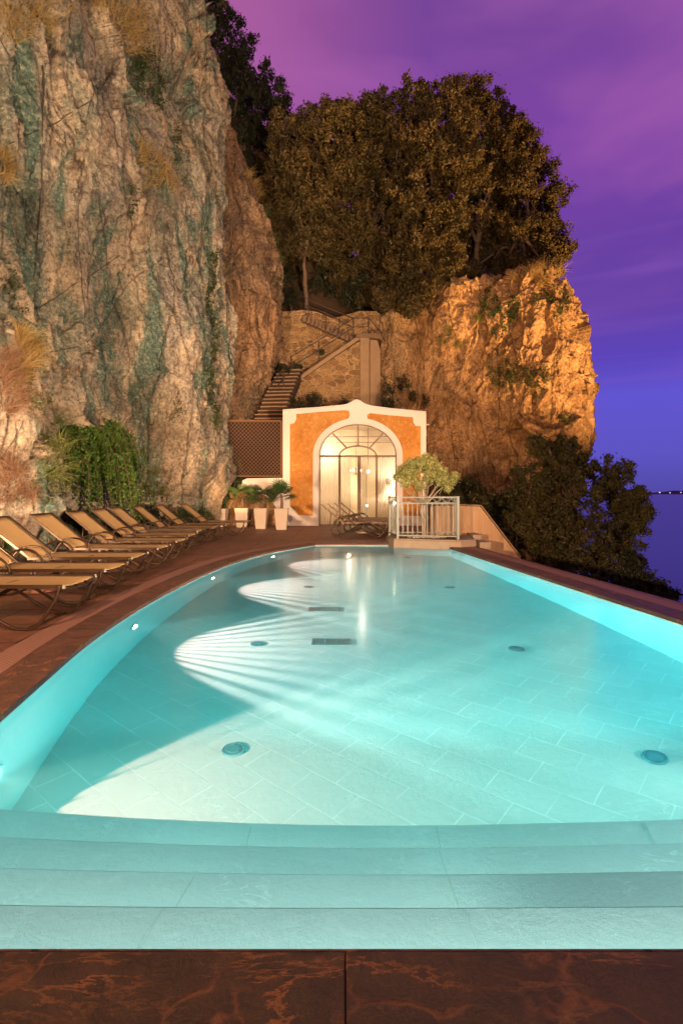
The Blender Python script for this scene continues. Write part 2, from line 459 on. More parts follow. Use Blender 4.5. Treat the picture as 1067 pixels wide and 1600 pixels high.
M['poolwall'] = poolstone('pool_wall_render', False, (.42, .74, .74), (.50, .80, .79), (1, 1, 1))
M['poolstep'] = poolstone('pool_step_stone', False, (.42, .47, .44), (.50, .55, .51), (1, 1, 1))
M['joint'] = simple('step_joint', (.34, .4, .36), .8, .1, 5, .1)

# ------------------------------------------------------------------ camera
cam = bpy.data.cameras.new('camera'); co = bpy.data.objects.new('camera', cam); COL.objects.link(co)
co.location = (0, 0, HC); co.rotation_euler = (PI/2, 0, 0)
cam.sensor_fit = 'VERTICAL'; cam.sensor_height = 36; cam.lens = F/1600*36
cam.shift_y = -(800 - HY)/1600; cam.clip_end = 200000; cam.clip_start = .05
S.camera = co

# ------------------------------------------------------------------ pool geometry
WZ = -.05; FZ = -1.30
L_side = [(-1.62, 1.0), (-1.62, 1.48), (-1.74, 2.3), (-1.85, 3.09), (-1.955, 3.8), (-2.06, 4.6), (-2.13, 5.7), (-2.13, 7.1), (-2.0, 9.1), (-1.75, 10.6), (-1.38, 11.8), (-.62, 13.35)]
left = spline(L_side, 8)[8:]
R_side = [(2.39, 12.55), (2.62, 10.4), (2.84, 8.4), (3.02, 6.8), (3.19, 5.3), (3.33, 3.8), (3.42, 2.6), (3.46, 1.48)]
right = spline(R_side, 6)
outline = [tuple(p) for p in left] + [(1.12, 13.35), (1.2, 13.02)] + [tuple(p) for p in right]   # clockwise from near-left
def offset(poly, d):
    n = len(poly); out = []
    for i in range(n):
        a = Vector(poly[i-1]); b = Vector(poly[i]); c = Vector(poly[(i+1) % n])
        e1 = (b-a).normalized(); e2 = (c-b).normalized()
        n1 = Vector((-e1.y, e1.x)); n2 = Vector((-e2.y, e2.x)); m = n1+n2
        m = m/ max(.3, m.length_squared/2) if m.length > 1e-6 else n1
        out.append((b.x + m.x*d, b.y + m.y*d))
    return out
def ring(name, a, b, z, m, za=None, parent=None):
    mb = MB(); n = len(a)
    for i in range(n):
        j = (i+1) % n
        mb.add([(a[i][0],a[i][1],za if za is not None else z),(a[j][0],a[j][1],za if za is not None else z),(b[j][0],b[j][1],z),(b[i][0],b[i][1],z)], [(0,1,2,3)])
    return mb
NL = len(left); NR = len(right)
o_cop = offset(outline, .30); o_gr = offset(outline, .52)
# pool basin: walls + floor + steps
mb = MB(); n = len(outline)
for i in range(n):
    j = (i+1) % n
    a, b = outline[i], outline[j]
    mb.add([(a[0],a[1],.0),(b[0],b[1],.0),(b[0],b[1],FZ),(a[0],a[1],FZ)], [(0,1,2,3)], False)
tag(mb.build('pool_wall', M['poolwall']), kind='structure')
mb = MB(); fo = offset(outline, .02)
mb.add([(x, y, FZ) for x, y in fo], [tuple(range(len(fo)))])
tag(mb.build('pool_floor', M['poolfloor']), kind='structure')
# coping ring (real 6 cm slab lip) and drain band
def band(name, a, b, z, m, lip=None):
    mb = ring(name, a, b, z, m)
    if lip is not None:
        for i in range(len(a)):
            j = (i+1) % len(a)
            mb.add([(a[i][0],a[i][1],z),(a[j][0],a[j][1],z),(a[j][0],a[j][1],lip),(a[i][0],a[i][1],lip)], [(0,1,2,3)])
    return tag(mb.build(name, m), kind='structure')
inner = offset(outline, -.012)
band('pool_coping', inner, o_cop, .004, M['coping'], -.035)
band('drain_channel', o_cop, o_gr, .003, M['grate'])

# deck sheet with a hole
import bmesh
def fill(name, outer, holes, z, m, smooth=False):
    bm = bmesh.new(); es = []
    for loop in [outer]+holes:
        vs = [bm.verts.new((p[0], p[1], z)) for p in loop]
        for i in range(len(vs)): es.append(bm.edges.new((vs[i-1], vs[i])))
    bmesh.ops.triangle_fill(bm, use_beauty=True, edges=es)
    for f in bm.faces:
        if f.normal.z < 0: f.normal_flip()
    me = bpy.data.meshes.new(name); bm.to_mesh(me); bm.free(); me.materials.append(m)
    return link(name, me)
# right edge of the terrace follows the pool
redge = [(o_gr_x + .10, o_gr_y + .02) for (o_gr_x, o_gr_y) in o_gr[NL+2:]]
redge = [p for p in redge if p[1] > .3]
outer = [(-20, -6), (3.4+.9, -6), (4.05, 0.6)] + list(reversed(redge))[1:] + [(3.12, 13.4), (3.25, 14.05), (3.4, 21), (3.4, 30), (-20, 30)]
tag(fill('pool_deck', outer, [o_gr], 0.0, M['deck']), kind='structure')
# front slabs under the camera
mb = MB()
xs = [-2.6, -1.25, .01, 1.2, 2.45, 3.7]
o = MB()
for i in range(5):
    x0, x1 = xs[i]+.002, xs[i+1]-.002
    o.box(x0, x1, .35, 1.478, -.03, .009)
    o.box(x0, x1, -.95, .346, -.03, .009)
tag(o.build('front_coping_slabs', M['frontslab'], bevel=.003), kind='structure')
# terrace outer face
mb = MB(); re2 = list(redge) 
re2 = [(3.4, 30), (3.4, 21), (3.25, 14.05), (3.12, 13.4)] + redge[:-1] + [(4.05, .6), (4.3, -6)]
for i in range(len(re2)-1):
    a, b = re2[i], re2[i+1]
    mb.add([(a[0],a[1],0),(b[0],b[1],0),(b[0]+.3,b[1],-4),(a[0]+.3,a[1],-4)], [(0,1,2,3)])
tag(mb.build('terrace_wall', M['capstone']), kind='structure')

# steps inside the pool
root = empty('pool_steps', (0, 0, 0)); tag(root, kind='structure')
ye = [1.83, 2.104, 2.375, 2.65]; bow = [.004, .012, .022, .036]; tz = [-.20, -.35, -.50, -.65]
xsn = np.linspace(-1.85, 3.5, 40)
for k in range(4):
    y1 = [ye[k] + bow[k]*max(0, -(x-.4))**1.6/1.5 for x in xsn]
    poly = [(x, 1.40) for x in xsn[::-1]]
    top = [(x, y) for x, y in zip(xsn, y1)]
    pl = poly[::-1][:1] + [(xsn[-1], 1.40)] + top[::-1]
    b = MB(); b.prism_z(pl, tz[k]-.14 if k < 3 else FZ, tz[k])
    tr = b.build('step', M['poolstep'], root, bevel=.006)
# joints of the treads: thin recessed-looking mortar lines
jl = [(0, (-.62, 1.5), (-.57, 1.82)), (0, (.405, 1.5), (.39, 1.82)), (1, (-.58, 1.85), (-.54, 2.09)), (1, (.40, 1.85), (.39, 2.09)), (2, (.41, 2.12), (.405, 2.36)), (3, (-.42, 2.39), (-.42, 2.64)), (3, (.43, 2.39), (.44, 2.64)), (3, (1.35, 2.39), (1.4, 2.64)), (1, (1.75, 1.85), (1.81, 2.09))]
for k, a, b in jl:
    j = MB(); j.bar((a[0], a[1], tz[k]+.0005), (b[0], b[1], tz[k]+.0002), .0045, .003); j.build('joint', M['joint'], root)

# water: a closed body, refracting, absorbing red
def water():
    n = N('pool_water'); v = n.coord()
    rf = n.add('ShaderNodeBsdfRefraction', Roughness=0.0, IOR=1.33); gl = n.add('ShaderNodeBsdfGlossy', Roughness=.16)
    fr = n.add('ShaderNodeFresnel', IOR=1.33); g = n.add('ShaderNodeMixShader')
    h = n.noise(n.coord((1, .7, 1)), 2.2, 3, .5); bn = n.bump(h, .22, .012)
    n.l.new(bn, rf.inputs['Normal'])
    n.l.new(fr.outputs[0], g.inputs[0]); n.l.new(rf.outputs[0], g.inputs[1]); n.l.new(gl.outputs[0], g.inputs[2])
    o = n.add('ShaderNodeOutputMaterial'); n.l.new(g.outputs[0], o.inputs['Surface'])
    ab = n.add('ShaderNodeVolumeAbsorption', Density=VABS); ab.inputs['Color'].default_value = (.02, .905, .965, 1)
    sc = n.add('ShaderNodeVolumeScatter', Density=VSC, Anisotropy=.35); sc.inputs['Color'].default_value = (.15, .98, 1, 1)
    ad = n.add('ShaderNodeAddShader'); n.l.new(ab.outputs[0], ad.inputs[0]); n.l.new(sc.outputs[0], ad.inputs[1])
    n.l.new(ad.outputs[0] if VSC > 0 else ab.outputs[0], o.inputs['Volume'])
    return n.m
VABS = .50; VSC = 0.068
wo = offset(outline, .03)
mb = MB(); nw = len(wo)
for i in range(nw):
    j = (i+1) % nw
    mb.add([(*wo[i], FZ-.06), (*wo[j], FZ-.06), (*wo[j], WZ), (*wo[i], WZ)], [(0, 1, 2, 3)])
mb.add([(x, y, FZ-.06) for x, y in wo], [tuple(reversed(range(nw)))])
mb.add([(x, y, WZ) for x, y in wo], [tuple(range(nw))], True)
wm = mb.mesh('pool_water', water()); bm = bmesh.new(); bm.from_mesh(wm)
bmesh.ops.triangulate(bm, faces=[f for f in bm.faces if len(f.verts) > 6])
cz_ = Vector((.5, 6, -.6))
for f in bm.faces:
    c_ = f.calc_center_median()
    out_ = Vector((0, 0, 1 if c_.z > -.1 else -1)) if abs(f.normal.z) > .5 else Vector((c_.x-.5, (c_.y-6)*.3, 0))
    if f.normal.dot(out_) < 0: f.normal_flip()
bm.to_mesh(wm); bm.free(); w = link('pool_water', wm); tag(w, kind='structure')

def refr(x, y, depth=-FZ+WZ):
    H = HC-WZ; dz = (y-HY)/F; Y = H/dz; X = (x-CX)/F*Y
    r = math.hypot(X, Y); si = r/math.hypot(r, H)/1.33; tt = si/math.sqrt(1-si*si)
    k = (r+depth*tt)/r
    return X*k, Y*k
# inlets set in the floor
inl = MB(); inl.lathe([(.0, .012), (.045, .014), (.05, .022), (.075, .022), (.088, .010), (.094, .0)], 28)
mi = simple('inlet_steel', (.10, .30, .34), .25, .1, 20, .05, metal=.7); mdk = simple('inlet_slot', (.03, .08, .09), .5, .1, 9, 0)
def inlet(px, py, label):
    x, y = refr(px, py)
    r = empty('floor_inlet', (x, y, FZ+.001), 0, label, 'pool inlet', 'round inlets in the pool floor')
    a = MB(); a.lathe([(.0, .0), (.0, .022), (.044, .022), (.048, .014), (.064, .014), (.076, .018), (.082, .0)], 28)
    a.build('ring', mi, r)
    b = MB(); b.lathe([(.0, .0145), (.0, .019), (.012, .02), (.058, .0165), (.062, .0145)], 24)
    b.build('cover_plate', mdk, r)
inlet(365, 1172, 'round steel inlet in the bright floor left of centre, nearest the steps')
inlet(1022, 1184, 'round steel inlet near the right edge of frame, close to the steps')
inlet(403, 1006, 'round steel inlet inside the ribbed light fan, level with the nearer grille')
inlet(806, 1014, 'round steel inlet in the darker floor toward the right pool wall, mid pool')
inlet(482, 917, 'small round inlet left of centre, in the second light fan')
inlet(702, 918, 'small round inlet right of centre, below the planter railing')
inlet(500, 871, 'tiny round inlet far off by the far left corner of the pool')
inlet(637, 871, 'tiny round inlet far off in front of the olive tree planter')
def grille(px, py, label):
    x, y = refr(px, py)
    r = empty('floor_grille', (x, y, FZ), 0, label, 'drain grille', 'square drain grilles in the pool floor')
    a = MB(); w, d = .21, .10
    for q in (-w, w-.02): a.box(q, q+.02, -d, d, .001, .018)
    for q in (-d, d-.02): a.box(-w+.02, w-.02, q, q+.02, .001, .018)
    a.box(-.07-.008, -.07+.008, -d+.02, d-.02, .001, .018); a.box(.07-.008, .07+.008, -d+.02, d-.02, .001, .018)
    a.build('frame', mi, r)
    b = MB()
    for i in range(3):
        for k in range(6):
            b.box(-w+.03+i*.135, -w+.135+i*.135, -d+.025+k*.026, -d+.040+k*.026, .003, .012)
    b.build('slats', mdk, r)
    c = MB(); c.box(-w+.021, w-.021, -d+.021, d-.021, .0005, .002); c.build('sump', mdk, r)
grille(518, 1003, 'three panel drain grille in the pool floor, the nearer of the two')
grille(507, 952, 'three panel drain grille in the pool floor, the farther of the two')

# pool lamps
def wall_at(Y):
    for i in range(NL-1):
        a, b = left[i], left[i+1]
        if a[1] <= Y <= b[1]:
            t = (Y-a[1])/(b[1]-a[1]); d = Vector((b[0]-a[0], b[1]-a[1])).normalized()
            return Vector((a[0]+(b[0]-a[0])*t, Y)), Vector((d.y, -d.x))
lens = N('lamp_lens'); e = lens.add('ShaderNodeEmission', Strength=90.0); e.inputs[0].default_value = (1, .62, .52, 1)
oo = lens.add('ShaderNodeOutputMaterial'); lens.l.new(e.outputs[0], oo.inputs[0]); M['lens'] = lens.m
LAMPW = 920; STEPW = 25
def pool_lamp(Y, z, label, power, aim=0.0, col=(1, .24, .205), down=-.28):
    p, nrm = wall_at(Y); ang = math.atan2(nrm.y, nrm.x)
    r = empty('pool_lamp', (p.x, p.y, z), ang, label, 'pool lamp', 'round lamps in the left pool wall')
    a = MB(); prof = []
    n = 28
    for rr, xx in ((.0, .001), (.10, .001), (.12, .012), (.105, .026), (.085, .022), (.08, .012), (.0, .012)): prof.append((rr, xx))
    vs = [(xx, rr*math.cos(2*PI*k/n), rr*math.sin(2*PI*k/n)) for rr, xx in prof for k in range(n)]
    fs = [(i*n+k, i*n+(k+1) % n, (i+1)*n+(k+1) % n, (i+1)*n+k) for i in range(len(prof)-1) for k in range(n)]
    a.add(vs, fs); a.build('bezel', M['poolwall'], r)
    b = MB(); prof = [(.0, .0125), (.074, .0125), (.06, .020), (.0, .024)]
    vs = [(xx, rr*math.cos(2*PI*k/n)*.8, rr*math.sin(2*PI*k/n)*.8) for rr, xx in prof for k in range(n)]
    fs = [(i*n+k, i*n+(k+1) % n, (i+1)*n+(k+1) % n, (i+1)*n+k) for i in range(len(prof)-1) for k in range(n)]
    b.add(vs, fs); lo = b.build('lens', M['lens'], r); lo.data.materials[0].cycles.emission_sampling = 'NONE'
    ld = bpy.data.lights.new('pool_lamp_beam', 'SPOT'); ld.energy = power; ld.color = col
    ld.spot_size = math.radians(95); ld.spot_blend = .42; ld.shadow_soft_size = 0.0
    ld.use_nodes = True; t = ld.node_tree; t.nodes.clear()
    q = N('x', t)
    tc = q.add('ShaderNodeTexCoord').outputs['Normal']
    sp = q.add('ShaderNodeSeparateXYZ'); q.l.new(tc, sp.inputs[0])
    az = q.math('ARCTAN2', sp.outputs[0], q.math('MULTIPLY', sp.outputs[2], -1.0))
    rib = q.math('SINE', q.math('MULTIPLY', az, 48.0))
    # moulded glass ribs, wearing off toward the top of the beam
    low = q.math('MULTIPLY', q.math('ADD', q.math('MULTIPLY', sp.outputs[1], -1.0), -.05), 2.2, clamp=True)
    side = q.math('MULTIPLY', q.math('SUBTRACT', q.math('ABSOLUTE', sp.outputs[0]), .25), 1.6, clamp=True)
    amp = q.math('MULTIPLY', q.math('ADD', low, side, clamp=True), .8)
    st = q.math('ADD', 1.0, q.math('MULTIPLY', rib, amp))
    em = q.add('ShaderNodeEmission'); lfo = q.add('ShaderNodeLightFalloff', Smooth=0.0); q.l.new(st, lfo.inputs['Strength']); q.l.new(lfo.outputs['Linear'], em.inputs['Strength'])
    ou = q.add('ShaderNodeOutputLight'); q.l.new(em.outputs[0], ou.inputs[0])
    lo = bpy.data.objects.new('pool_lamp_beam', ld); COL.objects.link(lo)
    lo.location = (p.x + nrm.x*.05, p.y + nrm.y*.05, z)
    d = Vector((math.cos(ang+aim), math.sin(ang+aim), -.02))
    lo.rotation_euler = d.to_track_quat('-Z', 'Y').to_euler()
    lo.parent = r; lo.matrix_parent_inverse = Matrix.Identity(4)
    lo.location = (.05, 0, 0)
    dl = Vector((math.cos(aim), math.sin(aim), down)); lo.rotation_euler = dl.to_track_quat('-Z', 'Y').to_euler()
pool_lamp(2.98, -.66, 'lit round pool lamp at the left edge of frame, nearest the steps', LAMPW*1.9, -.02, (1, .205, .15), down=-.58)
pool_lamp(5.85, -.58, 'lit round pool lamp on the curving left wall, second from the steps', LAMPW)
pool_lamp(8.9, -.58, 'lit round pool lamp on the curving left wall, third from the steps', LAMPW)
pool_lamp(11.7, -.56, 'lit round pool lamp by the far left corner of the pool', LAMPW*.8)

for (x_, y_, tx, ty, e_) in ((3.38, 2.55, -.2, 2.9, 330), (3.2, 4.9, 0, 5.5, 18)):
    ld = bpy.data.lights.new('pool_lamp_beam', 'SPOT'); ld.energy = e_; ld.color = (1, .34, .25); ld.spot_size = math.radians(110); ld.spot_blend = .6; ld.shadow_soft_size = .05
    ld.use_nodes = True; q = N('x', ld.node_tree); em = q.add('ShaderNodeEmission'); lfo = q.add('ShaderNodeLightFalloff', Strength=1.0); q.l.new(lfo.outputs['Linear'], em.inputs['Strength']); ou = q.add('ShaderNodeOutputLight'); q.l.new(em.outputs[0], ou.inputs[0])
    lo = bpy.data.objects.new('pool_lamp_beam', ld); COL.objects.link(lo); lo.location = (x_, y_, -.5)
    lo.rotation_euler = Vector((tx-x_, ty-y_, -.1)).to_track_quat('-Z', 'Y').to_euler()
# area strips added under the coping and each step nosing, to brighten the treads
def strip(a, b, z, e):
    a = Vector(a); b = Vector(b); d = b-a
    ld = bpy.data.lights.new('step_fill', 'AREA'); ld.shape = 'RECTANGLE'; ld.size = d.length; ld.size_y = .02; ld.energy = e*d.length/3; ld.color = (.74, .97, .92)
    ld.use_nodes = True; q = N('x', ld.node_tree); em = q.add('ShaderNodeEmission'); lfo = q.add('ShaderNodeLightFalloff', Strength=1.0); q.l.new(lfo.outputs['Quadratic'], em.inputs['Strength']); ou = q.add('ShaderNodeOutputLight'); q.l.new(em.outputs[0], ou.inputs[0])
    lo = bpy.data.objects.new('step_fill', ld); COL.objects.link(lo); m_ = (a+b)/2; lo.location = (m_.x, m_.y, z)
    X_ = Vector((d.x, d.y, 0)).normalized(); Z_ = -Vector((0, .97, -.25)).normalized(); Z_ = (Z_-X_*Z_.dot(X_)).normalized(); Y_ = Z_.cross(X_)
    lo.rotation_euler = Matrix((X_, Y_, Z_)).transposed().to_euler()
strip((-1.6, 1.492), (3.4, 1.492), -.075, STEPW)
for k in range(4):
    y_ = ye[k]+.014; z_ = tz[k]-.03; e_ = STEPW*(1.0 if k < 3 else .15)
    strip((.4, y_), (3.4, y_), z_, e_); strip((-1.75, y_+bow[k]*2.2), (.4, y_), z_, e_)
# ------------------------------------------------------------------ cliffs
BVH = {}
def cliff(name, C, nu, nv, m, amps, seed=0.0, kind='structure', fold=.16, fac=(.22, .10, .035), fz=(.36, 1.0, 3.2)):
    C = np.array(C, float)                       # (rows, cols, 3)
    A = catmull(C, np.linspace(0, C.shape[0]-1, nv))
    B = np.transpose(catmull(np.transpose(A, (1, 0, 2)), np.linspace(0, C.shape[1]-1, nu)), (1, 0, 2))
    du = np.gradient(B, axis=1); dv = np.gradient(B, axis=0)
    nr = np.cross(du, dv); nr /= np.linalg.norm(nr, axis=2, keepdims=True)+1e-9
    P = B + seed
    wx = fbm(P*.35, 3)[..., None]*np.array([1.2, 1.2, 1.2])
    Q = P + wx
    a1, a2, a3, a4 = amps
    d = a1*fbm(Q*np.array([.38, .38, fold]), 4)
    d += a2*(ridged(Q*np.array([.95, .95, .22]), 4)-.45)*2
    d += a3*(ridged(Q*np.array([2.6, 2.6, .9])+4, 4)-.45)*2
    d += a4*fbm(P*np.array([7., 7., 4.]), 4, .6)
    Pw = Q + .25*np.stack([fbm(P*1.3, 3), fbm(P*1.3+9, 3), fbm(P*1.3+19, 3)], -1)
    d += fac[0]*facets(Pw*np.array([.62, .62, fz[0]]), 3) + fac[1]*facets(Pw*np.array([1.7, 1.7, fz[1]]), 11) + fac[2]*facets(Pw*np.array([4.6, 4.6, fz[2]]), 23)
    # fractured steps
    st = fbm(Q*.8+30, 3)*3; d += .35*a2*(np.floor(st*2)/2-st)
    P2 = B + nr*d[..., None]
    V = P2.reshape(-1, 3); idx = np.arange(nu*nv).reshape(nv, nu)
    Fc = np.stack([idx[:-1, :-1], idx[:-1, 1:], idx[1:, 1:], idx[1:, :-1]], -1).reshape(-1, 4)
    o = link(name, np_mesh(name, V, Fc, m, True)); tag(o, kind=kind)
    s = 3; sub = idx[::s, ::s]; Vs = P2[::s, ::s].reshape(-1, 3); k = np.arange(sub.size).reshape(sub.shape)
    Fs = np.stack([k[:-1, :-1], k[:-1, 1:], k[1:, 1:], k[1:, :-1]], -1).reshape(-1, 4)
    BVH[name] = BVHTree.FromPolygons([tuple(v) for v in Vs], [tuple(int(i) for i in f) for f in Fs])
    return o
def hit(name, x, y):
    d = Vector(((x-CX)/F, 1, -(y-HY)/F)).normalized()
    loc, nr, i, dist = BVH[name].ray_cast(Vector((0, 0, HC)), d)
    if loc is None: return None, None
    if nr.dot(d) > 0: nr = -nr
    return loc, nr

rows = [-.5, 1.5, 3.5, 5.0, 7.0, 10, 13, 16, 19, 23]
pathm = [(-9.0, -5), (-8.2, 0), (-7.5, 4.5), (-6.9, 8), (-6.25, 10), (-6.9, 11.8), (-6.3, 14), (-5.7, 16.5), (-5.0, 18.8), (-4.35, 20.2), (-4.45, 21.3), (-6.0, 22.5)]
C = []
for z in rows:
    r = []
    for i, (x, y) in enumerate(pathm):
        X = x
        if i == 4: X = x + (.75 if z < 4.2 else (-.55 if z < 6 else -1.1))
        if i == 3: X = x + (.5 if z < 4.2 else -.2)
        if 5 <= i <= 8: X += -.035*z + .5*math.sin(z*.5+i*1.3)*.6
        if i >= 9: X += {19: -.35, 23: -1.6}.get(z, .0) - .01*z
        if z < 1: X -= .1
        r.append((X, y, z))
    C.append(r)
cliff('cliff_face', C, 760, 640, M['cliff'], (.50, .26, .07, .03), 3.0, fac=(.24, .07, .018), fz=(.2, .5, 1.6))
C = []
xe = {-.5: -4.2, 2: -4.2, 4.5: -4.1, 5.9: -3.55, 7.5: -2.75, 9.2: -2.65, 11.4: -2.95, 14.2: -3.9, 17.2: -5.0, 20.5: -6.3}
for z, X in xe.items():
    C.append([(X-3.4, 21.2, z), (X-1.6, 22.5, z), (X-.6, 23.2, z), (X, 24.4, z), (X-.2, 25.8, z), (X-1.5, 28, z)])
cliff('cliff_buttress', C, 380, 520, M['buttress'], (.35, .32, .10, .03), 21.0, fac=(.2, .07, .02), fz=(.2, .5, 1.6))
C = []
redgepx = {13.5: 850, 12.0: 878, 11.1: 886, 9.8: 900, 8.5: 915, 6.2: 920, 3.5: 912, 1.5: 895, -2: 890, -6: 900}
for z, e in reversed(list(redgepx.items())):
    def top_(x, Y, z):
        zm = float(np.interp(x, [560, 600, 680, 760, 830, 880, 900], [8.9, 9.7, 10.9, 11.3, 11.5, 11.5, 11.6])) 
        e_ = max(0, z-zm); return ((x-CX)/F*Y, Y+e_*2.2, min(z, zm)+e_*.2)
    C.append([top_(x, Y, z) for x, Y in ((535, 28.0), (590, 26.9), (640, 26.4), (700, 26.4), (750, 26.3), (800, 25.6), (850, 25.2), (e-12, 25.6), (e, 26.8), (e-12, 29), (e-50, 34))])
cliff('rock_headland', C, 620, 440, M['boulder'], (.55, .24, .11, .045), 40.0, fold=.3, fac=(.20, .09, .03))

# hillside behind
nx, ny = 150, 120
X, Y = np.meshgrid(np.linspace(-26, 9.5, nx), np.linspace(26.8, 70, ny))
topz = np.interp(X, [-26, -8, -5, -2, 2, 8, 15], [34, 27, 24.5, 19, 14.5, 13.5, 8])
t = np.clip((Y-26.8)/9, 0, 1); t = t*t*(3-2*t)
Z = 9.4 + (topz-9.4)*t + fbm(np.stack([X*.5, Y*.5, X*0], -1), 4)*.5
Z = Z - np.clip(Y-45, 0, 99)*.8
idx = np.arange(nx*ny).reshape(ny, nx)
Fc = np.stack([idx[:-1, :-1], idx[:-1, 1:], idx[1:, 1:], idx[1:, :-1]], -1).reshape(-1, 4)
tag(link('hillside', np_mesh('hillside', np.stack([X, Y, Z], -1).reshape(-1, 3), Fc, M['hill'], True)), kind='structure')
# slope below the terrace on the sea side
nx, ny = 90, 110
X, Y = np.meshgrid(np.linspace(3.3, 60, nx), np.linspace(-10, 60, ny))
Z = -3.2 - (X-3.3)*.9 + fbm(np.stack([X*.4, Y*.4, X*0], -1), 4)*.7
Z = np.maximum(Z, -62.0)
idx = np.arange(nx*ny).reshape(ny, nx)
Fc = np.stack([idx[:-1, :-1], idx[:-1, 1:], idx[1:, 1:], idx[1:, :-1]], -1).reshape(-1, 4)
tag(link('coastal_slope', np_mesh('coastal_slope', np.stack([X, Y, Z], -1).reshape(-1, 3), Fc, M['hill'], True)), kind='structure')
# sea
n = N('sea_water'); v = n.coord()
n.pbr((.012, .015, .085), .22, n.bump(n.noise(v, .05, 8, .6), .12, 2.0), spec=.5)
mb = MB(); mb.add([(-60000, -2000, -60), (60000, -2000, -60), (60000, 90000, -60), (-60000, 90000, -60)], [(0, 1, 2, 3)])
tag(mb.build('sea', n.m), kind='structure')
# far shore with a few lights
n = N('far_shore'); n.pbr((.05, .045, .12), .9)
mb = MB(); prof = []
xx = np.linspace(8500, 30000, 60); hh = 60 + 260*np.abs(fbm(np.stack([xx*.0004, xx*0, xx*0], -1), 4)) * np.clip((xx-8500)/6000, 0, 1)
for i in range(59):
    mb.add([(xx[i], 23000, -60), (xx[i+1], 23000, -60), (xx[i+1], 24500, hh[i+1]-55), (xx[i], 24500, hh[i]-55), (xx[i], 27000, -60), (xx[i+1], 27000, -60)], [(0,1,2,3), (3,2,5,4)])
tag(mb.build('far_shore', n.m), kind='structure')
n = N('town_light'); e = n.add('ShaderNodeEmission', Strength=1.1); e.inputs[0].default_value = (1, .85, .9, 1)
oo = n.add('ShaderNodeOutputMaterial'); n.l.new(e.outputs[0], oo.inputs[0]); n.m.cycles.emission_sampling = 'NONE'
for (px, py, sz, lab) in ((1030, 769.5, 22, 'pinkish shore light, leftmost and brightest of the three on the sea horizon'), (1046, 770, 19, 'pinkish shore light, the middle one of the three on the sea horizon'), (1063, 769.5, 17, 'faint shore light, rightmost of the three at the edge of frame')):
    p = W(px, py, 22500); mb = MB(); mb.lathe([(sz*.2, -sz), (sz*1.3, -sz*.4), (sz*1.3, sz*.4), (sz*.2, sz)], 10)
    o = mb.build('shore_light', n.m); o.location = p; tag(o, lab, 'shore light', 'town lights across the sea')

# ------------------------------------------------------------------ foliage
def leaves_np(P, size, aspect=.45, out=None, outw=.7, rng=RS):
    n = len(P); d = rng.normal(size=(n, 3))
    if out is not None: d = d + out*outw*1.7
    d /= np.linalg.norm(d, axis=1, keepdims=True)+1e-9
    a = np.cross(d, rng.normal(size=(n, 3))); a /= np.linalg.norm(a, axis=1, keepdims=True)+1e-9
    b = np.cross(d, a)
    s = (size*(.55+1.0*rng.rand(n)**1.5))[:, None]
    A = a*s*.5; B = b*s*.5*aspect; D = d*s*.10
    V = np.stack([P-A, P+B+D, P+A, P-B+D], 1).reshape(-1, 3)
    Fc = np.arange(4*n).reshape(n, 4)
    return V, Fc
def lobe_points(lobes, per_m2, clump=.28, shell=.55, rng=RS):
    """lobes: (center, radius xyz).  clumps of leaves on the outer part of each lobe"""
    PP, OO = [], []
    for c, r in lobes:
        c = np.array(c); r = np.array(r, float) if np.ndim(r) else np.array([r]*3, float)
        area = 4*PI*r.mean()**2; nl = int(area*per_m2); k = 26
        nc = max(6, nl//k)
        d = rng.normal(size=(nc, 3)); d /= np.linalg.norm(d, axis=1, keepdims=True)
        rad = (shell + (1-shell)*rng.rand(nc)**.6)
        # lumpy outline
        lump = 1 + .38*fbm(d*2.2 + c, 3)
        cc = c + d*r*(rad*lump)[:, None]
        cl = clump*(.6+.8*rng.rand(nc))
        off = rng.normal(size=(nc, k, 3))*cl[:, None, None]*.55
        p = cc[:, None, :] + off
        PP.append(p.reshape(-1, 3))
        o = off/(np.linalg.norm(off, axis=2, keepdims=True)+1e-6)*.7 + d[:, None, :]*.8
        OO.append(o.reshape(-1, 3))
    return np.concatenate(PP), np.concatenate(OO)
def foliage(name, lobes, per_m2, size, m, parent=None, clump=.28, shell=.55, aspect=.45, outw=.6):
    P, O = lobe_points(lobes, per_m2, clump, shell)
    V, Fc = leaves_np(P, size, aspect, O, outw)
    return link(name, np_mesh(name, V, Fc, m), parent)
def limb(mb, a, b, r0, r1, wob=.15, k=6, n=7):
    a = Vector(a); b = Vector(b); pts = []
    L = (b-a).length
    for i in range(k+1):
        t = i/k; p = a.lerp(b, t)
        if 0 < i < k: p += Vector([random.uniform(-1, 1)*wob*L*.3 for _ in range(3)])
        pts.append(p)
    mb.tube(pts, [r0+(r1-r0)*i/k for i in range(k+1)], n)
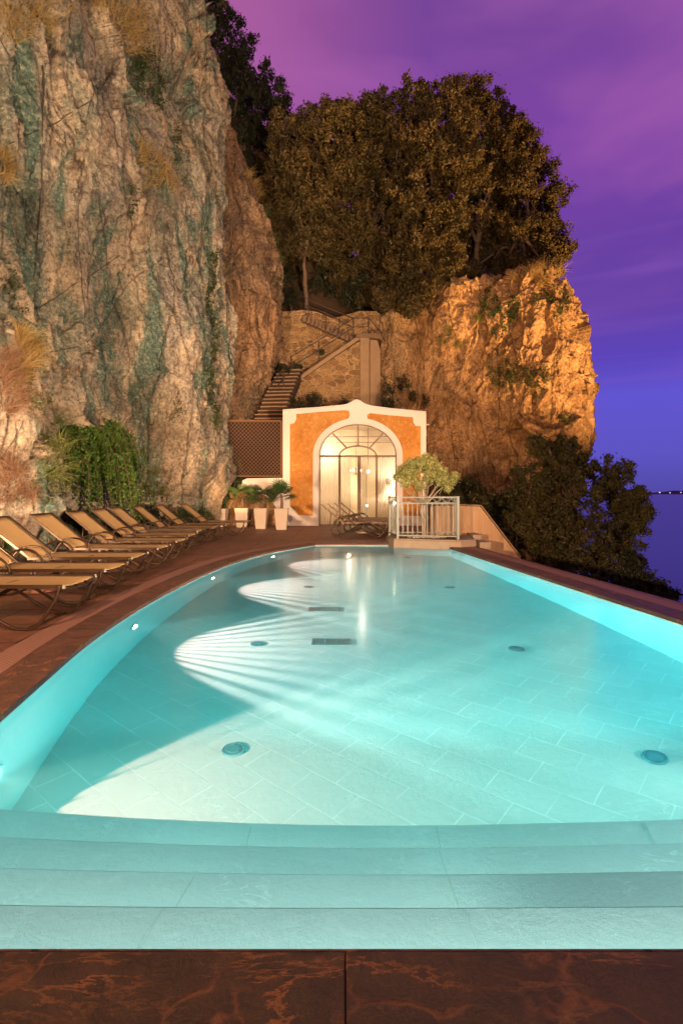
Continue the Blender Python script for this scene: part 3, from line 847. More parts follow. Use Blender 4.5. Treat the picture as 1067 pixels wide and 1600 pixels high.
def tree(name, base, fork, lobes_px, label, m, per, size, group=None, r0=.22, cat='tree', clump=.2, kz=.9):
    root = empty(name, base, 0, label, cat, group)
    lob = []
    for (x, y, Y, r) in lobes_px:
        c = W(x, y, Y); R = r*Y/F
        lob.append((tuple(c - Vector(base)), (R, R, R*kz)))
    sub = []
    for c, r in lob:
        k = 13
        for q in range(k):
            a = q*2.39996+random.random(); zz = 1-2*(q+.5)/k; rr = math.sqrt(1-zz*zz)
            f_ = random.uniform(.42, .78); g_ = random.uniform(.24, .42)
            sub.append(((c[0]+rr*math.cos(a)*r[0]*f_, c[1]+rr*math.sin(a)*r[1]*f_, c[2]+zz*r[2]*f_), (r[0]*g_, r[1]*g_, r[2]*g_*.85)))
    for c, r in lob:
        sub.append((c, (r[0]*.66, r[1]*.66, r[2]*.66))); sub.append((c, (r[0]*.4, r[1]*.4, r[2]*.4)))
        for q in range(4):
            d_ = Vector([random.gauss(0, 1) for _ in range(3)]).normalized(); g_ = random.uniform(.14, .24)
            sub.append(((c[0]+d_.x*r[0]*.95, c[1]+d_.y*r[1]*.95, c[2]+abs(d_.z)*r[2]*1.0), (r[0]*g_, r[1]*g_, r[2]*g_)))
    foliage('crown', sub, per, size, m, root, clump, outw=1.1)
    mb = MB(); f = Vector(fork)-Vector(base)
    limb(mb, (0, 0, -.4), f, r0, r0*.6, .1)
    for c, r in lob: limb(mb, f, Vector(c), r0*.45, .03, .22)
    for c, r in lob:
        for q in range(3):
            d = Vector([random.uniform(-1, 1) for _ in range(3)]).normalized()
            limb(mb, Vector(c), Vector(c)+d*r[0]*.8, .045, .012, .2, 4, 5)
    mb.build('trunk', M['bark'], root)
    return root
gt = 'evergreen trees on top of the cliff'
PER = 84; LS = .18
tree('evergreen_tree', W(478, 478, 28.6), W(476, 400, 28.4), [(452, 215, 30, 42), (505, 195, 30, 45), (468, 275, 29, 58), (432, 330, 29, 45), (500, 325, 29, 58), (455, 385, 28.6, 42), (505, 385, 29, 45), (530, 255, 30, 60), (522, 178, 30.5, 30), (440, 262, 29.5, 38)],
     'evergreen with a bare slender trunk above the stair head, left of the other crowns', M['oak'], PER, LS, gt, .13)
tree('evergreen_tree', W(560, 480, 29.2), W(565, 420, 29.2), [(567, 209, 31.4, 48.9), (597, 174, 31.9, 35.7), (627, 219, 31.4, 48.9), (569, 289, 30.4, 58.3), (633, 294, 30.4, 54.5), (553, 364, 29.4, 54.5), (597, 404, 29.0, 48.9), (542, 429, 28.9, 37.6), (582, 459, 28.4, 26.3), (559, 184, 31.9, 28.2)],
     'broad evergreen in the middle of the clump, rising behind the stair landing', M['oak'], PER, LS, gt, .2)
tree('evergreen_tree', W(655, 430, 28.0), W(655, 400, 28.0), [(600, 468, 25.9, 20), (645, 478, 25.0, 17), (668, 452, 25.2, 18), (655, 165, 31.0, 42), (700, 190, 30.0, 55), (665, 240, 29.4, 60), (715, 270, 29.0, 60), (640, 330, 28.0, 55), (700, 345, 28.0, 58), (650, 385, 27.0, 45), (632, 430, 26.4, 42), (690, 395, 27.0, 40), (625, 465, 26.0, 25), (700, 420, 26.6, 25)],
     'evergreen with forked pale limbs, its skirts hanging over the orange rock', M['oak'], PER, LS, gt, .2)
tree('evergreen_tree', W(745, 430, 29.5), W(745, 380, 29.5), [(712, 150, 34.2, 38.6), (744, 160, 34.2, 33.1), (776, 178, 34.2, 35.0), (749, 225, 33.2, 53.4), (769, 300, 32.2, 55.2), (739, 370, 30.7, 44.2), (764, 400, 30.0, 36.8), (784, 240, 33.2, 46.0)],
     'tallest evergreen, its crown the highest point against the purple sky', M['oak'], PER, LS, gt, .22)
tree('evergreen_tree', W(820, 410, 30), W(815, 370, 30), [(770, 440, 28.1, 20.9), (830, 425, 28.6, 24.7), (860, 420, 29.1, 20.9), (730, 425, 28.1, 17.1), (875, 395, 30.1, 20.9), (805, 215, 33.1, 43.7), (832, 262, 32.6, 43.7), (852, 315, 32.1, 38.0), (800, 300, 31.6, 55.1), (862, 362, 31.1, 28.5), (825, 370, 30.6, 45.6), (785, 380, 30.1, 39.9), (845, 395, 30.1, 26.6), (790, 420, 29.1, 26.6)],
     'rightmost evergreen, its rounded crown overhanging the edge of the headland', M['oak'], PER, LS, gt, .2)
tree('slope_tree', W(385, 330, 32.5), W(385, 260, 32.5), [(345, 45, 35, 34), (372, 92, 35, 38), (405, 132, 34.5, 34), (432, 172, 34, 30), (375, 155, 34, 48), (410, 205, 33, 45), (372, 225, 33, 45), (405, 275, 32, 45), (380, 300, 32, 35), (325, 5, 36, 38), (350, 110, 35, 40)],
     'very dark shrubby tree on the steep slope behind the left cliff edge', M['dark_leaf'], 62, .18, None, .2)
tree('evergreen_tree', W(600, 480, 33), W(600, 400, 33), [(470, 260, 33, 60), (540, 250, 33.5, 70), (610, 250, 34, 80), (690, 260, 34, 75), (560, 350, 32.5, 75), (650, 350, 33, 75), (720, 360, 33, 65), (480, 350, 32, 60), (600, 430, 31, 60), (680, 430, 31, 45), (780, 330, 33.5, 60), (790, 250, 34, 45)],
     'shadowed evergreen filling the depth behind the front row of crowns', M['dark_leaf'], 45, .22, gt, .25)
# understory that fills the hollow under the trees
for i, (x, y, Y, r, lab) in enumerate(((440, 420, 29.5, 36, 'dark bush in the hollow under the trees, against the left buttress'), (520, 440, 30, 46, 'dark bush under the trees above the top of the stairs'), (455, 465, 28, 20, 'low bush on the ledge at the left end of the stone wall'), (560, 452, 28.6, 32, 'dark bush above the stair landing'), (425, 345, 30.5, 42, 'dark bush behind the top of the orange buttress'))):
    root = empty('bush', W(x, y+r, Y), 0, lab, 'bush', 'bushes under the cliff top trees')
    lob = [(tuple(W(x+random.uniform(-.5, .5)*r, y+random.uniform(-.5, .5)*r, Y)-Vector(root.location)), (r*.65*Y/F,)*3) for _ in range(4)]
    foliage('foliage', lob, 80, .16, M['dark_leaf'], root)
    mb = MB()
    for c, rr in lob: limb(mb, (0, 0, 0), c, .05, .02, .2)
    mb.build('stem', M['bark'], root)
# tree on the seaward slope
tree('seaside_tree', W(880, 930, 16.5)+Vector((0, 0, -1)), W(875, 860, 16.5), [(868, 735, 17.5, 52), (830, 770, 17, 45), (890, 785, 16.5, 58), (850, 830, 16, 58), (915, 840, 16, 55), (810, 830, 16.5, 42), (880, 880, 15.5, 50), (935, 890, 15.5, 40), (905, 735, 18, 28), (845, 700, 18.5, 22), (880, 700, 18.5, 20)],
     'dense dark tree on the seaward slope, filling the view beyond the pool edge', M['coast_tree'], 115, .10, None, .14, clump=.10)
tree('seaside_tree', W(975, 920, 18)+Vector((0, 0, -1)), W(965, 850, 18), [(962, 742, 18.5, 34), (945, 765, 18.2, 28), (975, 790, 18, 32), (990, 820, 17.5, 25), (950, 820, 18, 40), (965, 855, 17, 35), (1000, 775, 18, 14), (1008, 800, 17.6, 12)],
     'lighter feathery tree standing farther out, its crown edged against the sea horizon', M['coast_tree'], 100, .10, None, .10, clump=.10)
tree('seaside_bush', W(1000, 985, 11.5)+Vector((0, 0, -.5)), W(1000, 950, 11.5), [(985, 905, 12, 28), (1010, 925, 11.5, 26), (1035, 935, 11.5, 20), (960, 935, 11.5, 32), (1000, 950, 11, 30), (930, 940, 11.5, 28), (1045, 950, 11, 14), (900, 925, 12, 26), (990, 880, 12.5, 14)],
     'dark leafy bush just outside the right pool edge, with sky between its leaves', M['dark_leaf'], 110, .085, None, .04, 'bush', clump=.08)
tree('slope_bush', W(740, 860, 19)+Vector((0, 0, -.5)), W(740, 820, 19), [(735, 790, 20, 34), (770, 800, 19, 34), (800, 790, 19, 30), (700, 765, 21, 20), (760, 840, 18, 34), (790, 850, 17, 34), (725, 765, 21.5, 22)],
     'black bush in the gap behind the sloping boundary wall', M['dark_leaf'], 100, .11, None, .06, 'bush', clump=.1)

# plants clinging to the rock
def cling(cname, pts, r, name, label, m, per, size, group=None, stem=True, cat='shrub', sq=.5, clump=.14):
    ps = []
    for (x, y) in pts:
        p, nr = hit(cname, x, y)
        if p is not None: ps.append((p, nr))
    if not ps: return
    base = ps[0][0]
    root = empty(name, base, 0, label, cat, group)
    lob = [(tuple(p-base+nr*r*.35), (r, r, r*.9)) for p, nr in ps]
    foliage('foliage', lob, per, size, m, root, clump)
    for (p, nr), l in zip(ps, lob):
        mb = MB(); limb(mb, p-base-nr*.05, Vector(l[0]), .02, .008, .2, 4, 5); mb.build('stem', M['bark'], root)
cling('cliff_face', [(215, 95), (225, 115), (235, 135), (222, 150), (240, 160), (210, 120), (230, 100), (248, 120)], .32, 'cliff_shrub', 'dark green shrub hanging high on the cliff below a tuft of straw', M['ivy'], 300, .08)
cling('cliff_face', [(275, 205), (277, 225), (276, 245)], .16, 'cliff_shrub', 'narrow strip of moss green growth high on the cliff, right of the yellow tuft', M['ivy'], 400, .06)
cling('cliff_face', [(205, 300), (208, 320), (206, 335)], .16, 'cliff_shrub', 'small dark shrub at mid height of the cliff, under the yellow tuft', M['ivy'], 300, .07)
cling('cliff_face', [(10, 430), (20, 445), (8, 455), (22, 480), (30, 510), (42, 540), (48, 575), (40, 600), (52, 630)], .20, 'cliff_shrub', 'green plants trailing down the gully at the left edge of the cliff', M['bush'], 350, .06)
cling('cliff_face', [(330+4*math.sin(y*.05), y) for y in range(395, 670, 13)], .17, 'ivy', 'long dark strand of ivy down the corner of the main cliff', M['ivy'], 300, .075, cat='ivy')
cling('cliff_face', [(275, 630), (280, 645), (270, 655), (230, 668), (235, 660)], .14, 'cliff_shrub', 'small yellow green plant low on the cliff, right of the hanging creeper', M['bush'], 350, .05)
cling('cliff_face', [(90, 690), (75, 715), (70, 740), (85, 765), (100, 780), (60, 770), (110, 755), (95, 735)], .34, 'cliff_shrub', 'brown green thicket at the foot of the cliff left of the creeper', M['bush'], 160, .06)
cling('cliff_face', [(215, 720), (225, 745), (235, 765), (215, 775), (245, 780), (205, 700), (190, 780)], .30, 'cliff_shrub', 'olive brown thicket at the foot of the cliff right of the creeper', M['bush'], 160, .06)
cling('rock_headland', [(775, 560), (790, 575), (805, 580), (820, 590), (835, 595), (800, 600), (785, 590), (845, 605), (850, 590), (770, 575)], .42, 'cliff_shrub', 'grey green shrub in the middle of the orange rock face', M['bush'], 150, .10)
cling('rock_headland', [(775, 460), (785, 480), (790, 500), (800, 470), (770, 490), (780, 515)], .42, 'cliff_shrub', 'shrub hanging from the top of the rock face under the trees', M['ivy'], 150, .10)
cling('rock_headland', [(850, 450), (865, 465), (880, 480), (860, 490), (840, 470), (875, 455)], .36, 'cliff_shrub', 'dry shrub near the right brow of the headland', M['bush'], 130, .10)
cling('rock_headland', [(880, 650), (885, 660)], .25, 'cliff_shrub', 'lone small shrub low on the right of the rock face', M['ivy'], 200, .09)
cling('rock_headland', [(625, 590), (632, 600), (640, 605), (650, 620), (660, 632), (645, 625), (668, 628), (620, 610)], .26, 'cliff_shrub', 'black shrub on the rock just above the right end of the pool house roof', M['dark_leaf'], 220, .09)
cling('cliff_buttress', [(425, 370), (432, 400), (435, 440), (415, 330)], .25, 'cliff_shrub', 'brown fringe of shrubs along the edge of the orange buttress', M['bush'], 160, .09)
for x, y, lab in ((606, 625, 'dark cypress shaped shrub behind the roof, right of its crest'), (480, 625, 'dark rounded shrub behind the left of the roof'), (537, 628, 'very small dark shrub peeping over the roof near its crest')):
    Y = 24.2; r = {606: .33, 480: .45, 537: .18}[x]
    root = empty('roof_shrub', W(x, 650, Y), 0, lab, 'shrub', 'shrubs behind the pool house roof')
    if x == 606: lob = [((-.0, 0, .7), (.34, .3, .5)), ((-.05, 0, 1.2), (.22, .2, .35)), ((.1, 0, .4), (.45, .3, .4))]
    elif x == 480: lob = [((dx, 0, .55), (.35, .3, .3)) for dx in (-.5, 0, .45)]+[((.25, 0, .75), (.3, .3, .25))]
    else: lob = [((0, 0, .5), (.25, .2, .22)), ((.15, 0, .45), (.2, .2, .18))]
    foliage('foliage', lob, 500, .07, M['dark_leaf'], root, .1)
    mb = MB()
    for c, rr in lob: limb(mb, (0, 0, -1.2), c, .03, .015, .1)
    mb.build('stem', M['bark'], root)

# creeper draping at the cliff foot: strands of leaves
def creeper():
    base, nr = hit('cliff_face', 155, 690)
    root = empty('hanging_creeper', base, 0, 'bright green creeper hanging in long strands at the foot of the cliff', 'creeper')
    PP = []; OO = []; mb = MB()
    top = Vector((base.x+.75, base.y-.2, 0))
    for k in range(120):
        u = random.random(); x0 = 100+74*u; y0 = 672+random.uniform(-6, 10)+18*abs(u-.45)
        p, nn = hit('cliff_face', x0, y0)
        if p is None: continue
        p = p + nn*random.uniform(.15, .55)
        pts = [p.copy()]; d = Vector((.25, .02, .0)) + Vector((random.uniform(-.1, .15), random.uniform(-.1, .1), 0))
        L = random.uniform(.7, 2.3)*(.65+.5*min(1, u*1.6)); st = 16
        for i in range(st):
            d.z -= .05; d.z = max(d.z, -1.3); d.x *= .9
            dd = Vector((d.x*.45+.03, d.y, d.z)); q = pts[-1]+dd.normalized()*L/st
            pts.append(q)
        mb.tube([q-base for q in pts], .006, 4)
        for q in pts:
            for _ in range(8):
                PP.append(tuple(q-base+Vector([random.gauss(0, .035) for _ in range(3)]))); OO.append((.5, -.8, .5))
    V, Fc = leaves_np(np.array(PP), .07, .6, np.array(OO), .6)
    link('foliage', np_mesh('foliage', V, Fc, M['creeper']), root); mb.build('stem', M['bark'], root)
creeper()

# grass tufts
def blades(n, L, spread, droop, up=Vector((0, 0, 1)), w=.012):
    V = []; Fc = []
    for i in range(n):
        d = (up + Vector([random.gauss(0, 1)*spread for _ in range(3)])).normalized()
        o = Vector([random.gauss(0, .25)*L*.5 for _ in range(3)]); l = L*random.uniform(.5, 1.1)
        s = d.cross(Vector([random.gauss(0, 1) for _ in range(3)])).normalized()*w*.5
        pts = [o]; v = d.copy()
        for k in range(4):
            v = (v + Vector((0, 0, -droop*.25*(k+1)*.5))).normalized(); pts.append(pts[-1]+v*l/4)
        b = len(V)
        for k, p in enumerate(pts):
            ww = s*(1-k/4.3); V.append(p-ww); V.append(p+ww)
        for k in range(4): Fc.append((b+2*k, b+2*k+1, b+2*k+3, b+2*k+2))
    return np.array([tuple(v) for v in V]), np.array(Fc)
def tuft(cname, pts, label, m, n=170, L=.8, spread=.5, droop=.7, w=.016):
    ps = [hit(cname, x, y) for x, y in pts]; ps = [p for p in ps if p[0] is not None]
    if not ps: return
    base = ps[0][0]; VV = []; FF = []; off = 0
    for p, nr in ps:
        V, Fc = blades(n, L, spread, droop, (nr*.8+Vector((0, 0, .9))).normalized(), w)
        VV.append(V+np.array(tuple(p-base))); FF.append(Fc+off); off += len(V)
    o = link('grass_tuft', np_mesh('grass_tuft', np.concatenate(VV), np.concatenate(FF), m))
    o.location = base; tag(o, label, 'grass tuft', 'grass tufts on the cliff')
tuft('cliff_face', [(165, 15), (180, 40), (200, 55), (190, 70), (150, 5), (215, 65), (205, 30)], 'long golden grass tuft spilling over near the top of the cliff', M['straw'], 75, 1.3, .45, 1.3, .012)
tuft('cliff_face', [(225, 240), (240, 260), (255, 275), (262, 290), (238, 285), (215, 248)], 'yellow grass tuft spilling down at mid height of the cliff', M['straw'], 80, 1.0, .45, 1.4, .011)
tuft('cliff_face', [(10, 35), (30, 45), (45, 30), (60, 25), (20, 60), (100, 20), (85, 45)], 'rusty dry grass at the top left corner of the cliff', M['straw'], 60, .8, .6, .7, .011)
tuft('cliff_face', [(35, 545), (45, 560), (38, 575), (30, 530), (50, 550), (35, 590)], 'orange yellow grass tuft in the gully at the left edge', M['straw'], 150, .5, .5, .8, .01)
tuft('cliff_face', [(10, 565), (20, 590), (8, 610), (28, 625), (12, 640), (5, 590), (20, 570)], 'pinkish brush of dry stems on the nearest rock at the left edge', M['straw2'], 170, .55, .7, .3, .008)
tuft('cliff_face', [(8, 720), (20, 735), (35, 745), (12, 755), (28, 765), (45, 775), (10, 780)], 'grey brown hanging stems low on the nearest rock', M['straw2'], 130, .5, .5, 1.3, .008)
tuft('cliff_face', [(85, 660), (80, 690), (95, 705), (75, 740), (85, 770), (105, 740)], 'thin green brown grass at the foot of the cliff beside the creeper', M['green_grass'], 110, .6, .5, .8, .009)
tuft('cliff_face', [(205, 690), (225, 710), (240, 740), (230, 765), (250, 770)], 'drooping green grass between the creeper and the bare rock', M['green_grass'], 90, .6, .5, 1.0, .009)
tuft('cliff_face', [(5, 250), (12, 265), (4, 280)], 'small straw tuft high at the left edge of the cliff', M['straw'], 100, .5, .5, .8, .01)
tuft('cliff_buttress', [(385, 275), (395, 290), (400, 305), (390, 262)], 'reddish grass on the shoulder of the orange buttress', M['straw'], 90, .6, .5, .6)
tuft('rock_headland', [(700, 520), (690, 535), (712, 540), (760, 475), (745, 500)], 'straw tufts in the cleft of the orange rock face', M['green_grass'], 90, .7, .5, .9)
tuft('rock_headland', [(830, 430), (850, 425), (870, 430), (890, 440), (810, 440), (840, 445)], 'golden grass along the brow of the headland', M['straw'], 110, .8, .6, .6)

# steel cables pinned over the rock net
def cable(pts, label, r=.010, cn='cliff_face'):
    out = []
    for (x0, y0), (x1, y1) in zip(pts[:-1], pts[1:]):
        k = max(3, int(math.hypot(x1-x0, y1-y0)/12))
        for i in range(k):
            t = i/k; p, nr = hit(cn, x0+(x1-x0)*t, y0+(y1-y0)*t)
            if p is not None: out.append(p+nr*.06)
    if len(out) < 3: return
    b = out[0]; sm = []
    for i in range(len(out)):
        a = out[max(0, i-1)]; c = out[min(len(out)-1, i+1)]; sm.append((a+out[i]*2+c)/4 - b)
    mb = MB(); mb.tube(sm, r, 5); o = mb.build('steel_cable', M['steel']); o.location = b; tag(o, label, 'cable', 'steel cables of the rock netting')
cable([(66, 100), (64, 250), (60, 330), (52, 480)], 'dark cable running straight down the upper left of the cliff', .014)
cable([(190, 95), (150, 150), (100, 185), (0, 235)], 'cable slanting from the top shrub down to the left edge')
cable([(0, 60), (60, 170), (110, 240), (140, 280)], 'cable slanting down to the right at the top left of the cliff')
cable([(45, 490), (110, 450), (200, 390)], 'cable slanting up to the right across the pale middle of the cliff')
cable([(165, 350), (150, 290), (165, 390), (168, 480)], 'cable kinked over the green streak in mid cliff')
cable([(75, 552), (140, 535), (200, 440), (270, 395)], 'cable crossing the middle of the cliff upward to the right')
cable([(280, 610), (320, 575), (343, 525)], 'short cable near the ivy at the right of the main cliff')
cable([(230, 240), (250, 300), (300, 350), (330, 400)], 'cable below the yellow tuft, slanting down to the right')
cable([(0, 720), (25, 680), (40, 640)], 'short cable over the nearest rock at the left edge', .007)

# ------------------------------------------------------------------ sun loungers
def make_lounger(loc, rz, label, group, m=None):
    root = empty('sun_lounger', loc, rz, label, 'sun lounger', group)
    m = m or M['sling']; w = .32; zs = .37
    sag = lambda t: -.012*math.sin(PI*t)
    def sheet(path, name):
        mb = MB(); k = len(path); vs = []; nyy = 9
        for i, (x, z, nx_, nz_) in enumerate(path):
            for j in range(nyy):
                v = j/(nyy-1); y = -w+.02+(2*w-.04)*v; s = -.014*math.sin(PI*v)
                vs.append((x+nx_*s, y, z+nz_*s))
        nt = len(vs)
        vs += [(x-path[i//nyy][2]*.004, y, z-path[i//nyy][3]*.004) for i, (x, y, z) in enumerate(vs)]
        fs = []
        for i in range(k-1):
            for j in range(nyy-1):
                a = i*nyy+j; fs.append((a, a+nyy, a+nyy+1, a+1)); fs.append((nt+a, nt+a+1, nt+a+nyy+1, nt+a+nyy))
        for i in range(k-1):
            a = i*nyy; fs.append((a, nt+a, nt+a+nyy, a+nyy)); a = i*nyy+nyy-1; fs.append((a, a+nyy, nt+a+nyy, nt+a))
        for j in range(nyy-1):
            fs.append((j, j+1, nt+j+1, nt+j)); a = (k-1)*nyy+j; fs.append((a, nt+a, nt+a+1, a+1))
        mb.add(vs, fs, True); return mb.build(name, m, root)
    seat = [(-1.25+1.22*t, zs+.022, 0, 1) for t in np.linspace(0, 1, 9)]+[(0.0, zs+.008, .5, .8)]
    sheet(seat, 'seat')
    a = math.radians(39); ca, sa = math.cos(a), math.sin(a); bl = .78
    back = [(-1.25-bl*t*ca, zs+.022+bl*t*sa, sa, ca) for t in np.linspace(0.02, 1, 9)]
    sheet(back, 'backrest')
    # side rails
    mb = MB()
    for s in (-1, 1):
        y = s*w
        mb.bar((-1.27, y, zs+.012), (0.0, y, zs+.012), .022, .032)
    mb.tube([(0, -w, zs+.012), (.012, -w*.6, zs-.02), (.015, 0, zs-.035), (.012, w*.6, zs-.02), (0, w, zs+.012)], .011)
    mb.bar((-.62, -w, zs), (-.62, w, zs), .02, .02)
    mb.build('seat_frame', M['bronze'], root)
    mb = MB()
    for s in (-1, 1):
        mb.bar((-1.25, s*w, zs+.02), (-1.25-bl*ca, s*w, zs+.02+bl*sa), .02, .028)
        mb.tube([(-1.25-.42*ca, s*(w-.03), zs+.42*sa), (-1.6, s*(w-.03), zs-.04)], .007, 6)
    mb.bar((-1.25-bl*ca, -w, zs+.02+bl*sa), (-1.25-bl*ca, w, zs+.02+bl*sa), .02, .02)
    mb.build('back_frame', M['bronze'], root)
    # each bent-tube leg: down near the foot, a rounded turn on the ground, long diagonal back up
    for s in (-1, 1):
        y = s*(w+.018)
        p = [(-.02, y, zs+.03), (-.06, y, zs-.10), (-.13, y, .16), (-.20, y, .06), (-.29, y, .017), (-.40, y, .02), (-.52, y, .075), (-.75, y, .22), (-.97, y, zs-.02)]
        q = spline(p, 4); mb = MB(); mb.tube([tuple(v) for v in q], .0145, 8); mb.build('leg', M['bronze'], root)
        p = [(-.98, y, zs-.02), (-1.0, y, zs+.06), (-1.10, y, zs+.15), (-1.25, y, zs+.165), (-1.40, y, zs+.09), (-1.50, y, zs-.08), (-1.56, y, .14), (-1.50, y, .03), (-1.38, y, .014), (-1.22, y, .06), (-.95, y, .20), (-.70, y, zs-.03)]
        q = spline(p, 4); mb = MB(); mb.tube([tuple(v) for v in q], .0145, 8); mb.build('armrest', M['bronze'], root)
    mb = MB()
    mb.tube([tuple(v) for v in spline([(-.06, -w, zs-.08), (-.03, -w*.6, .22), (-.02, 0, .19), (-.03, w*.6, .22), (-.06, w, zs-.08)], 4)], .011, 7)
    mb.build('cross_bar', M['bronze'], root)
    for x_ in (-.30, -1.40):
        mb = MB(); mb.tube([(x_, -w, .02), (x_, w, .02)], .011, 7); mb.build('cross_bar', M['bronze'], root)
    mb = MB()
    for s in (-1, 1):
        mb = MB(); mb.box(-.002, .016, s*w-.012, s*w+.012, zs-.005, zs+.028); mb.build('end_cap', M['plastic'], root)
    return root
gl = 'tan sun loungers lined up along the pool'
proto = make_lounger((0, 0, 0), 0, 'x', gl)
def dup(root, loc, rz, label, group=None):
    r = root.copy(); COL.objects.link(r); r.location = loc; r.rotation_euler = (0, 0, rz); r['label'] = label
    if group: r['group'] = group
    for ch in list(root.children):
        c = ch.copy(); COL.objects.link(c); c.parent = r
    return r
row = [(4.95, -2.42, 0, 'tan lounger cut by the left edge of frame, only its foot end showing'),
       (6.0, -2.50, .01, 'second tan lounger from the camera, its backrest cut off by the left edge'),
       (7.1, -2.62, .01, 'third tan lounger from the camera, the first with its whole backrest in view'),
       (8.3, -2.70, .015, 'fourth tan lounger from the camera in the poolside row'),
       (9.55, -2.82, .02, 'fifth tan lounger from the camera in the poolside row'),
       (10.8, -2.95, .01, 'sixth tan lounger from the camera in the poolside row'),
       (12.05, -3.05, .02, 'seventh tan lounger from the camera in the poolside row'),
       (13.3, -3.05, .0, 'eighth tan lounger from the camera, third from the potted palms'),
       (14.6, -2.92, -.02, 'ninth tan lounger from the camera, next to last before the potted palms'),
       (15.9, -2.63, -.06, 'tenth tan lounger, last of the row and closest to the potted palms')]
for i, (y, x, rz, lab) in enumerate(row):
    if i == 0: proto.location = (x, y+.325, 0); proto.rotation_euler = (0, 0, rz); proto['label'] = lab
    else: dup(proto, (x+random.uniform(-.05, .05), y+.325+random.uniform(-.04, .04), 0), rz+random.uniform(-.03, .03), lab)
gd = 'loungers grouped before the glass door'
M['sling_shaded'] = simple('shaded_sling_fabric', (.20, .10, .045), .7, .2, 12, .1)  # sling colour darkened to stand for the shade by the door
proto2 = None
for i, (px, Y, rz, lab) in enumerate(((607, 15.5, .03, 'shaded lounger before the glass door, the nearest of that group'), (612, 16.35, .02, 'shaded lounger before the glass door, second of that group'), (618, 17.2, 0, 'shaded lounger before the glass door, third of that group'), (624, 18.0, 0, 'shaded lounger right against the glass door, last of that group'))):
    if proto2 is None: proto2 = make_lounger(((px-CX)/F*Y, Y+.32, 0), rz, lab, gd, M['sling_shaded'])
    else: dup(proto2, ((px-CX)/F*Y, Y+.32, 0), rz, lab, gd)
def parasol_base(loc, lab, m, r=.2):
    root = empty('parasol_base', loc, 0, lab, 'parasol base', 'parasol bases on the deck')
    mb = MB(); mb.lathe([(0, 0), (r, 0), (r*1.02, .02), (r, .045), (r*.3, .06), (0, .06)], 28); mb.build('disc', m, root)
    mb = MB(); mb.lathe([(0, .06), (.024, .06), (.024, .32), (.02, .33), (0, .33)], 14); mb.build('sleeve', M['plastic'], root)
parasol_base(((567-CX)/F*17.0, 17.0, .0), 'round base with a short white sleeve under the loungers by the glass door', M['pot'])
parasol_base((-3.75, 7.0, 0), 'round terracotta coloured base on the deck under the second lounger', M['terracotta'], .25)
parasol_base((-3.9, 9.2, 0), 'round base on the deck under the fourth lounger', M['terracotta'], .22)

# ------------------------------------------------------------------ pool house
YH = 20.8
def hx(x): return (x-CX)/F*YH
def hz(y): return HC-(y-HY)/F*YH
def arch(cx, a, b, x0y, n=28, y_c=712):
    """half ellipse from left to right in px"""
    return [(cx - a*math.cos(PI*i/n), y_c - b*math.sin(PI*i/n)) for i in range(n+1)]
house = empty('pool_house', (hx(553), YH, 0), 0, 'small orange plastered pool house with white trim and a tall arched glass front', 'building')
HO = Vector((hx(553), YH, 0))
def P2(pts): return [(hx(x)-HO.x, hz(y)) for x, y in pts]
op_in = arch(559, 61, 50, 0)           # opening
top = [(442, 822.5), (442, 640.5), (500, 636.5), (536, 633), (543, 631.5), (549, 628.5), (553, 626), (557.5, 624.5), (562, 626), (566, 629), (572, 632), (580, 634.5), (610, 638.5), (665.5, 643.5), (665.5, 822.5)]
poly = top + [(620, 822.5)] + [(x, y) for x, y in reversed(op_in)] + [(498, 822.5)]
mb = MB(); mb.prism_y(P2(poly), 0, .25); mb.build('facade', M['trim'], house)
at = arch(559, 70, 59, 0)
at = [(x, y) for x, y in at]
lp = [(453, 791), (453, 663), (460, 661), (463, 655), (463, 647), (500, 643.5), (538, 641), (545, 641.5), (546.5, 649), (544, 654)]
lp += [p for p in reversed(at) if p[0] < 540 and p[1] < 712] + [(489, 712), (489, 806), (466, 805), (462, 799), (457, 794)]
mb = MB(); mb.prism_y(P2(lp), -.006, .02); mb.build('plaster_panel', M['plaster'], house)
rp = [(657, 806), (657, 666), (649, 665.5), (645.5, 660), (645, 652), (610, 649), (578, 645.5), (573.5, 648), (574, 654)]
rp2 = [p for p in at if p[0] > 578 and p[1] < 712]
rp = rp + rp2 + [(629, 712), (629, 806)]
mb = MB(); mb.prism_y(P2(rp), -.006, .02); mb.build('plaster_panel', M['plaster'], house)
# raised edge mouldings so the trim reads as moulding
mb = MB()
oe = [(498, 822)]+op_in+[(620, 822)]
mb.tube([(a, -.0, b) for a, b in P2(oe)], .018, 8)
ct = top[1:-1]; mb.tube([(a, .0, b) for a, b in P2(ct)], .025, 8)
mb.build('moulding', M['trim'], house)
# side walls, back and roof
x0, x1 = hx(442)-HO.x, hx(665.5)-HO.x
mb = MB(); mb.box(x0, x0+.25, .25, 4.2, 0, hz(645)); mb.box(x1-.25, x1, .25, 4.2, 0, hz(645)); mb.box(x0, x1, 4.2, 4.4, 0, hz(645)); mb.build('wall', M['plaster'], house)
mb = MB(); mb.box(x0+.25, x1-.25, .25, 4.2, hz(654), hz(649)); mb.build('roof', M['capstone'], house)
room = simple('warm_room_wall', (.75, .62, .42), .9, .05, 1, .05)
mb = MB(); mb.box(x0+.9, x1-.9, 3.2, 3.3, 0, hz(655)); mb.box(x0+.9, x0+1.0, .27, 3.2, 0, hz(655)); mb.box(x1-1.0, x1-.9, .27, 3.2, 0, hz(655)); mb.build('room_wall', room, house)
mb = MB(); mb.box(x0+.9, x1-.9, .27, 3.3, hz(657), hz(655.5)); mb.build('ceiling', room, house)
